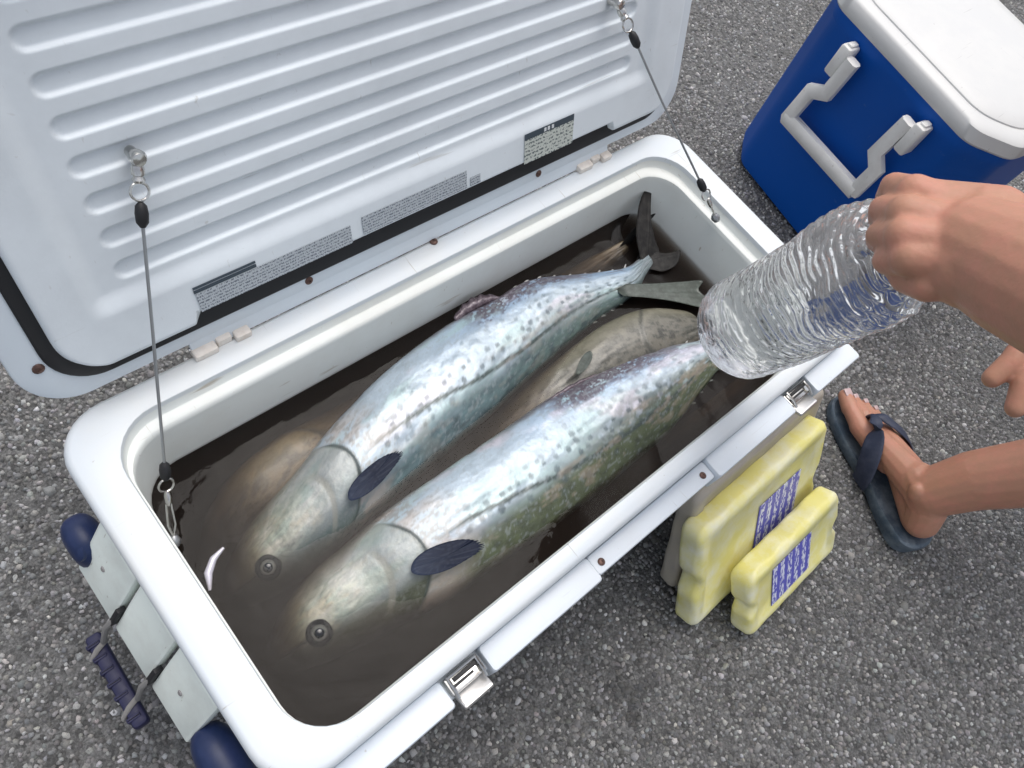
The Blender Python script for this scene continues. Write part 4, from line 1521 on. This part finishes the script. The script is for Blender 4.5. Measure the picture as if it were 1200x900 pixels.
def radial(prof, n_ax, n_th, disp):
    d_ = np.array([p[0] for p in prof])
    r_ = np.array([p[1] for p in prof])
    q = np.linspace(d_[0], d_[-1], n_ax)
    R = np.interp(q, d_, r_)
    th = np.linspace(0, 2 * np.pi, n_th, endpoint=False)
    ax = BAX
    a = nrm(np.cross(ax, (0, 0, 1.0))) if abs(ax[2]) < .95 else nrm(np.cross(ax, (1.0, 0, 0)))
    b_ = np.cross(ax, a)
    Q, T = np.meshgrid(q, th, indexing='ij')
    RR = np.repeat(R[:, None], n_th, 1)
    RR = RR + disp(Q, T) * np.clip(RR / .03, 0, 1)
    P = BOT + Q[..., None] * ax + RR[..., None] * (np.cos(T)[..., None] * a + np.sin(T)[..., None] * b_)
    i = np.arange(n_ax - 1)[:, None] * n_th
    k = np.arange(n_th)[None, :]
    kk = (k + 1) % n_th
    f = np.stack([i + k, i + kk, i + n_th + kk, i + n_th + k], -1).reshape(-1, 4).tolist()
    f.append(tuple(range(n_th - 1, -1, -1)))
    f.append(tuple((n_ax - 1) * n_th + m for m in range(n_th)))
    return P.reshape(-1, 3), f


bottle = thing("water_bottle", "large clear ribbed plastic bottle of ice held upright over the fish by its neck", "bottle", BOT)
RB = .0610
prof_o = [(0, .026), (.001, .042), (.006, .052), (.014, .058), (.026, RB), (.196, RB), (.218, .058), (.236, .046), (.252, .028), (.262, .0155), (.280, .0145)]


def disp_o(Q, T):
    ct, st = np.cos(T) * 1.4 + 20, np.sin(T) * 1.4 + 20
    ph = 2.2 * fbm(ct, st + Q * 9, 67)
    ribs = .0011 * np.sin(Q * 2 * np.pi / .0150 + 3 * ph) * ss(.02, .035, Q) * (1 - ss(.15, .19, Q))
    w = .0050 * (fbm(ct * 1.3, st * 1.3 + Q * 22, 61, 2) - .5) * ss(.10, .19, Q) + .0004 * (fbm(ct * 3, st * 3 + Q * 120, 62) - .5)
    foot = .004 * (np.cos(T * 5)) * (1 - ss(.0, .022, Q))
    return ribs + w + foot


def disp_i(Q, T):
    ct, st = np.cos(T) * 1.2 + 40, np.sin(T) * 1.2 + 40
    ph = fbm(ct, st + Q * 14, 66)
    amp = .35 + 1.3 * fbm(ct * 1.5, st * 1.5 + Q * 22, 68)
    ring = (.0016 * np.sin(Q * 2 * np.pi / .0085 + 13 * ph) + .0005 * np.sin(Q * 2 * np.pi / .0042 + 15 * ph)) * amp * (1 - .6 * ss(.14, .19, Q))
    sw_ = .021 * (fbm(ct * 1.5, st * 1.5 + Q * 22, 63, 2) - .5) * (.15 + ss(.11, .18, Q)) + .0012 * (fbm(ct * 3, st * 3 + Q * 60, 64, 2) - .5)
    return ring + sw_ - .0040


prof_i = [(.003, .014), (.005, .038), (.010, .049), (.018, .0545), (.028, .0580), (.194, .0580), (.214, .053), (.230, .040), (.237, .020), (.238, .002)]
pv, pf = radial(prof_i, 300, 160, disp_i)
obj("ice", pv, pf, ICE, bottle)
b = MB()
b.lathe(BOT + BAX * .280, BAX, [(-.014, .0162), (-.012, .0168), (.004, .0165), (.006, .0150), (.0065, .001)], 28)
b.build("cap", mat("white_bottle_cap", (.75, .77, .8), .4), bottle)

# ================================================================== THE PERSON
SKIN = mat("tanned_skin", (.45, .225, .145), .46, bump=(230, .32, .0010), vary=(45, (.54, .235, .165), .8), sss=.12)


def capsule(b, p, q, r0, r1, n=14):
    p, q = np.array(p, float), np.array(q, float)
    d_ = q - p
    L = max(np.linalg.norm(d_), 1e-5)
    pr = [(-r0 * math.cos(t), max(r0 * math.sin(t), 1e-4)) for t in np.linspace(0, math.pi / 2, 6)]
    pr += [(L * k / 4, r0 + (r1 - r0) * k / 4) for k in (1, 2, 3)]
    pr += [(L + r1 * math.sin(t), max(r1 * math.cos(t), 1e-4)) for t in np.linspace(0, math.pi / 2, 6)]
    b.lathe(p, d_ / L, pr, n)


def chain(b, pts, rads, n=14):
    for i in range(len(pts) - 1):
        capsule(b, pts[i], pts[i + 1], rads[i], rads[i + 1], n)


def remesh(name, b, voxel, smooth_it, m_, parent):
    tmp = bpy.data.meshes.new(name + "_tmp")
    tmp.from_pydata(b.v, [], b.f)
    o = bpy.data.objects.new(name + "_tmp", tmp)
    COL.objects.link(o)
    r_ = o.modifiers.new("r", 'REMESH')
    r_.mode = 'VOXEL'
    r_.voxel_size = voxel
    s_ = o.modifiers.new("s", 'SMOOTH')
    s_.factor = .5
    s_.iterations = smooth_it
    dg = bpy.context.evaluated_depsgraph_get()
    me = bpy.data.meshes.new_from_object(o.evaluated_get(dg))
    n = len(me.vertices)
    co = np.zeros(n * 3)
    me.vertices.foreach_get("co", co)
    fs = [tuple(p.vertices) for p in me.polygons]
    bpy.data.objects.remove(o)
    bpy.data.meshes.remove(tmp)
    bpy.data.meshes.remove(me)
    return obj(name, co.reshape(-1, 3), fs, m_, parent)


# right foot: frame along the sole
HEEL = np.array([.9560, -.3080, 0])
FD_ = nrm((.1180, .2420, 0))
FL_ = np.array([FD_[1], -FD_[0], 0])


def ft(s_, l_, z_):
    return HEEL + FD_ * s_ + FL_ * l_ + np.array([0, 0, z_])


SOLE = .024
pb = MB()
ANK = ft(.050, .006, SOLE + .072)
capsule(pb, ft(.018, .004, SOLE + .030), ft(.030, .004, SOLE + .050), .029, .030)
capsule(pb, ft(.022, .002, SOLE + .024), ft(.10, .012, SOLE + .026), .024, .022)
capsule(pb, ft(.040, .004, SOLE + .060), ft(.075, -.002, SOLE + .062), .033, .031)
capsule(pb, ft(.070, -.002, SOLE + .060), ft(.172, -.014, SOLE + .028), .031, .019)
capsule(pb, ft(.070, .008, SOLE + .050), ft(.170, .012, SOLE + .026), .030, .018)
capsule(pb, ft(.060, .014, SOLE + .034), ft(.160, .034, SOLE + .020), .026, .017)
capsule(pb, ft(.120, -.010, SOLE + .034), ft(.190, -.022, SOLE + .020), .022, .017)
capsule(pb, ft(.188, -.022, SOLE + .021), ft(.226, -.021, SOLE + .017), .0165, .0135)
capsule(pb, ft(.226, -.021, SOLE + .017), ft(.250, -.019, SOLE + .016), .0150, .0120)
for k, (l0, l1, s1, r_) in enumerate(((-.002, .001, .243, .0100), (.013, .017, .232, .0092), (.026, .031, .217, .0086), (.037, .042, .199, .0082))):
    s0 = .178 - .010 * k
    chain(pb, [ft(s0, l0, SOLE + .020), ft((s0 + s1) / 2, (l0 + l1) / 2, SOLE + .021), ft(s1, l1, SOLE + .011)], [r_ * 1.15, r_, r_ * .92])
KNEE = np.array([1.155, -.440, .440])
SH1 = np.array([1.012, -.285, .150])
SH2 = np.array([1.075, -.352, .270])
chain(pb, [ANK, SH1, SH2, KNEE], [.0395, .0455, .0560, .0600], 18)
capsule(pb, ft(.052, -.026, SOLE + .072), ft(.056, -.027, SOLE + .078), .013, .013)
HIP = np.array([1.470, -.640, .740])
chain(pb, [KNEE, HIP], [.060, .085], 18)
# left leg, standing clear of the picture
LHIP = np.array([1.640, -.540, .740])
LKNEE = np.array([1.760, -.240, .460])
LANK = np.array([1.800, -.350, .080])
chain(pb, [LHIP, LKNEE], [.085, .060], 18)
chain(pb, [LKNEE, (LKNEE + LANK) / 2 + (.0, -.03, .03), LANK], [.058, .052, .038], 18)
capsule(pb, LANK + (0, -.03, -.03), LANK + (0, .10, -.045), .032, .026)
capsule(pb, LANK + (-.01, .08, -.048), LANK + (-.02, .17, -.060), .026, .016)
capsule(pb, LANK + (.02, .08, -.050), LANK + (.02, .15, -.062), .024, .014)
# trunk and head
PELV = (HIP + LHIP) / 2 + (0, -.02, .05)
CHEST = np.array([1.420, -.330, 1.010])
RSH = np.array([1.240, -.340, 1.040])
LSH = np.array([1.560, -.200, 1.060])
chain(pb, [PELV, (PELV + CHEST) / 2 + (0, -.02, .03), CHEST], [.140, .130, .135], 20)
chain(pb, [HIP, PELV, LHIP], [.09, .12, .09], 18)
chain(pb, [RSH, CHEST, LSH], [.060, .105, .060], 18)
NECK = np.array([1.350, -.220, 1.150])
HEAD = np.array([1.310, -.150, 1.250])
chain(pb, [CHEST, NECK, HEAD], [.075, .056, .060], 18)
capsule(pb, HEAD + (.0, .02, .035), HEAD + (-.01, -.03, .06), .080, .082, 20)
capsule(pb, HEAD + (-.01, .055, -.035), HEAD + (-.01, .04, -.02), .042, .050)
capsule(pb, HEAD + (-.012, .102, -.005), HEAD + (-.010, .098, .025), .012, .008)
for sx in (-1, 1):
    capsule(pb, HEAD + (sx * .082 - .005, -.01, .01), HEAD + (sx * .084 - .005, -.015, .035), .014, .017)
# right arm: shoulder, elbow, wrist, fist on the bottle neck
def hp(px, py, z_):
    return at(px, py, z_)


WR = hp(1142, 292, .700)
FA1 = hp(1204, 322, .722)
ELB = FA1 + nrm(FA1 - WR) * .17
chain(pb, [RSH, ELB], [.052, .045], 18)
chain(pb, [ELB, FA1, WR], [.047, .0420, .0365], 18)
capsule(pb, hp(1150, 266, .700), hp(1140, 312, .700), .030, .030)
# palm (back of the hand to the camera)
MCP = [hp(1072, 226, .690), hp(1062, 250, .690), hp(1060, 276, .688), hp(1066, 302, .684)]
CARP = [hp(1134, 262, .700), hp(1132, 276, .702), hp(1131, 292, .701), hp(1132, 308, .698)]
for m_, c_ in zip(MCP, CARP):
    capsule(pb, c_, m_, .0200, .0140)
capsule(pb, hp(1100, 248, .692), hp(1098, 296, .690), .0175, .0165)
capsule(pb, hp(1090, 240, .690), hp(1160, 262, .702), .0190, .0280)
PIP = [hp(1048, 218, .674), hp(1035, 245, .669), hp(1032, 275, .666), hp(1040, 305, .665)]
DIP = [hp(1040, 232, .648), hp(1032, 256, .643), hp(1030, 282, .642), hp(1038, 306, .644)]
TIP = [hp(1066, 246, .636), hp(1060, 268, .630), hp(1058, 290, .630), hp(1062, 310, .634)]
for m_, p_, d_, t_ in zip(MCP, PIP, DIP, TIP):
    chain(pb, [m_, p_, d_, t_], [.0128, .0106, .0096, .0084])
# thumb along the lower side of the fist
chain(pb, [hp(1124, 322, .690), hp(1088, 334, .678), hp(1062, 326, .664), hp(1046, 306, .652)], [.0170, .0125, .0112, .0092])
# left arm, hanging down with the fingers just inside the picture
LW = np.array([.965, -.235, .530])
LEL = np.array([1.300, -.260, .760])
chain(pb, [LSH, LEL], [.052, .045], 18)
F1 = hp(1163, 443, .470)
F2 = hp(1190, 478, .470)
K1 = hp(1206, 404, .500)
K2 = hp(1222, 428, .500)
PALM = (hp(1262, 380, .520) + hp(1272, 410, .520)) / 2
LW = hp(1340, 370, .560)
chain(pb, [LEL, LW], [.044, .028], 18)
capsule(pb, LW, PALM, .027, .022)
for k_, r_ in ((hp(1204, 402, .500), .0108), (hp(1216, 424, .498), .0105), (hp(1230, 448, .494), .0098), (hp(1225, 378, .504), .010)):
    capsule(pb, PALM, k_, .018, r_ * 1.1)
chain(pb, [hp(1204, 402, .500), hp(1186, 424, .486), F1], [.0140, .0130, .0108])
chain(pb, [hp(1216, 420, .498), hp(1200, 450, .484), F2], [.0140, .0128, .0106])
chain(pb, [hp(1232, 448, .494), hp(1222, 476, .480), hp(1212, 500, .468)], [.0100, .0090, .0080])
chain(pb, [hp(1246, 466, .490), hp(1240, 494, .478), hp(1234, 512, .468)], [.0088, .0080, .0072])
chain(pb, [hp(1262, 372, .510), hp(1228, 372, .500), hp(1212, 386, .480)], [.0140, .0110, .0090])
person = thing("person", "tanned person in a dark flip-flop reaching in from the right to hold the bottle", "person", (1.2, -.45, 0))
body = remesh("body", pb, .0022, 3, SKIN, person)
# toenails and fingernails
NAIL = mat("toenail", (.50, .36, .36), .35, coat=.3)
b = MB()
b.box(ft(.2520, -.0190, SOLE + .0265), FL_ * .0072, FD_ * .0072, np.array([0, 0, .0014]) + FD_ * .0006, .0013)
b.build("toenail", NAIL, person)
for l1, s1, w_ in ((.001, .2445, .0046), (.017, .2335, .0042), (.031, .2185, .0038)):
    b = MB()
    b.box(ft(s1 + .002, l1, SOLE + .0192), FL_ * w_, FD_ * .0042, (0, 0, .0010), .0009)
    b.build("toenail", NAIL, person)
# shorts, shirt and hair
CLOTH = mat("dark_shorts_cloth", (.05, .06, .08), .85, bump=(300, .4, .001))
SHIRT = mat("grey_shirt_cloth", (.30, .31, .33), .85, bump=(300, .4, .001))
HAIR = mat("black_hair", (.015, .013, .012), .5, bump=(400, .8, .002))
b = MB()
chain(b, [KNEE + (HIP - KNEE) * .25, HIP], [.088, .112], 18)
chain(b, [LKNEE + (LHIP - LKNEE) * .25, LHIP], [.088, .112], 18)
chain(b, [HIP, PELV, LHIP], [.108, .150, .108], 18)
remesh("shorts", b, .009, 4, CLOTH, person)
b = MB()
chain(b, [PELV + (0, .03, .04), (PELV + CHEST) / 2 + (0, -.02, .03), CHEST], [.150, .146, .150], 20)
chain(b, [RSH, CHEST, LSH], [.078, .120, .078], 18)
chain(b, [RSH, RSH + (ELB - RSH) * .5], [.076, .066], 16)
chain(b, [LSH, LSH + (LEL - LSH) * .5], [.076, .066], 16)
remesh("shirt", b, .009, 4, SHIRT, person)
b = MB()
capsule(b, HEAD + (.0, .005, .058), HEAD + (-.01, -.038, .055), .084, .088, 20)
remesh("hair", b, .008, 3, HAIR, person)

# ================================================================== THE FLIP-FLOP
SOLEM = mat("worn_navy_grey_sole", (.050, .075, .105), .5, bump=(60, .5, .003), vary=(30, (.22, .26, .29), .6))
STRAPM = mat("dark_navy_strap", (.022, .030, .060), .55, bump=(120, .4, .001), vary=(60, (.06, .07, .11), .5))
sandal = thing("flip_flop", "worn dark navy flip-flop on the foot beside the ice packs", "sandal", ft(.12, 0, 0))
ol = [(-.022, 0), (-.018, -.020), (.000, -.036), (.05, -.040), (.10, -.036), (.15, -.042), (.19, -.045), (.225, -.043), (.248, -.034), (.260, -.016), (.256, .010), (.238, .032),
      (.21, .052), (.16, .055), (.10, .046), (.05, .044), (.00, .038), (-.018, .022)]
O2 = np.array(ol)
cc_ = np.linspace(0, len(O2), 90, endpoint=False)
per = cr(np.arange(-2, len(O2) + 3), np.array([O2[k % len(O2)] for k in range(-2, len(O2) + 3)]), cc_)
cen = np.array([.12, 0])


def soleloop(sc, z_):
    out = []
    for q in per:
        p = cen + (q - cen) * sc
        rim = .010 * (1 - ss(.0, .07, p[0]))         # the heel cup curls up
        out.append(ft(p[0], p[1], z_ + (rim if z_ > .012 else 0) + .002 * math.sin(p[0] * 22)))
    return out


b = MB()
b.loft([soleloop(.93, .003), soleloop(.985, .006), soleloop(1.0, .014), soleloop(.99, .022), soleloop(.955, .0245), soleloop(.90, .0225), soleloop(.4, .0215)])
b.build("sole", SOLEM, sandal)


def ribbon(name, pts, wv, w, t, m_, parent):
    us = np.linspace(0, 1, 24)
    x = np.linspace(0, 1, len(pts))
    P = cr(x, np.array(pts), us)
    Wv = cr(x, np.array(wv), us)
    ww = cr(x, np.array(w), us)[:, 0]
    loops = []
    for k in range(len(us)):
        tg = nrm(P[min(k + 1, 23)] - P[max(k - 1, 0)])
        wd = nrm(Wv[k] - tg * (Wv[k] @ tg))
        nn = nrm(np.cross(tg, wd))
        L_ = []
        for q in np.linspace(0, 2 * math.pi, 12, endpoint=False):
            L_.append(P[k] + wd * ww[k] * .5 * np.sign(math.cos(q)) * abs(math.cos(q)) ** .5 + nn * t * .5 * math.sin(q))
        loops.append(L_)
    b = MB()
    b.loft(loops)
    return b.build(name, m_, parent)


ribbon("strap", [ft(.203, -.008, SOLE + .014), ft(.198, -.010, SOLE + .046), ft(.172, -.024, SOLE + .054), ft(.140, -.040, SOLE + .040), ft(.112, -.047, SOLE + .010), ft(.105, -.045, .012)],
       [FL_, FL_, FD_ * .8 + FL_ * .5, FD_, FD_, FD_], [.007, .012, .026, .034, .036, .034], .0050, STRAPM, sandal)
ribbon("strap", [ft(.203, -.006, SOLE + .014), ft(.198, -.003, SOLE + .045), ft(.180, .014, SOLE + .050), ft(.150, .040, SOLE + .042), ft(.120, .053, SOLE + .010), ft(.113, .050, .012)],
       [FL_, FL_, FD_ * .8 - FL_ * .5, FD_, FD_, FD_], [.007, .012, .020, .026, .028, .026], .0050, STRAPM, sandal)

for o in bpy.data.objects:
    if '_base' in o:
        del o['_base']
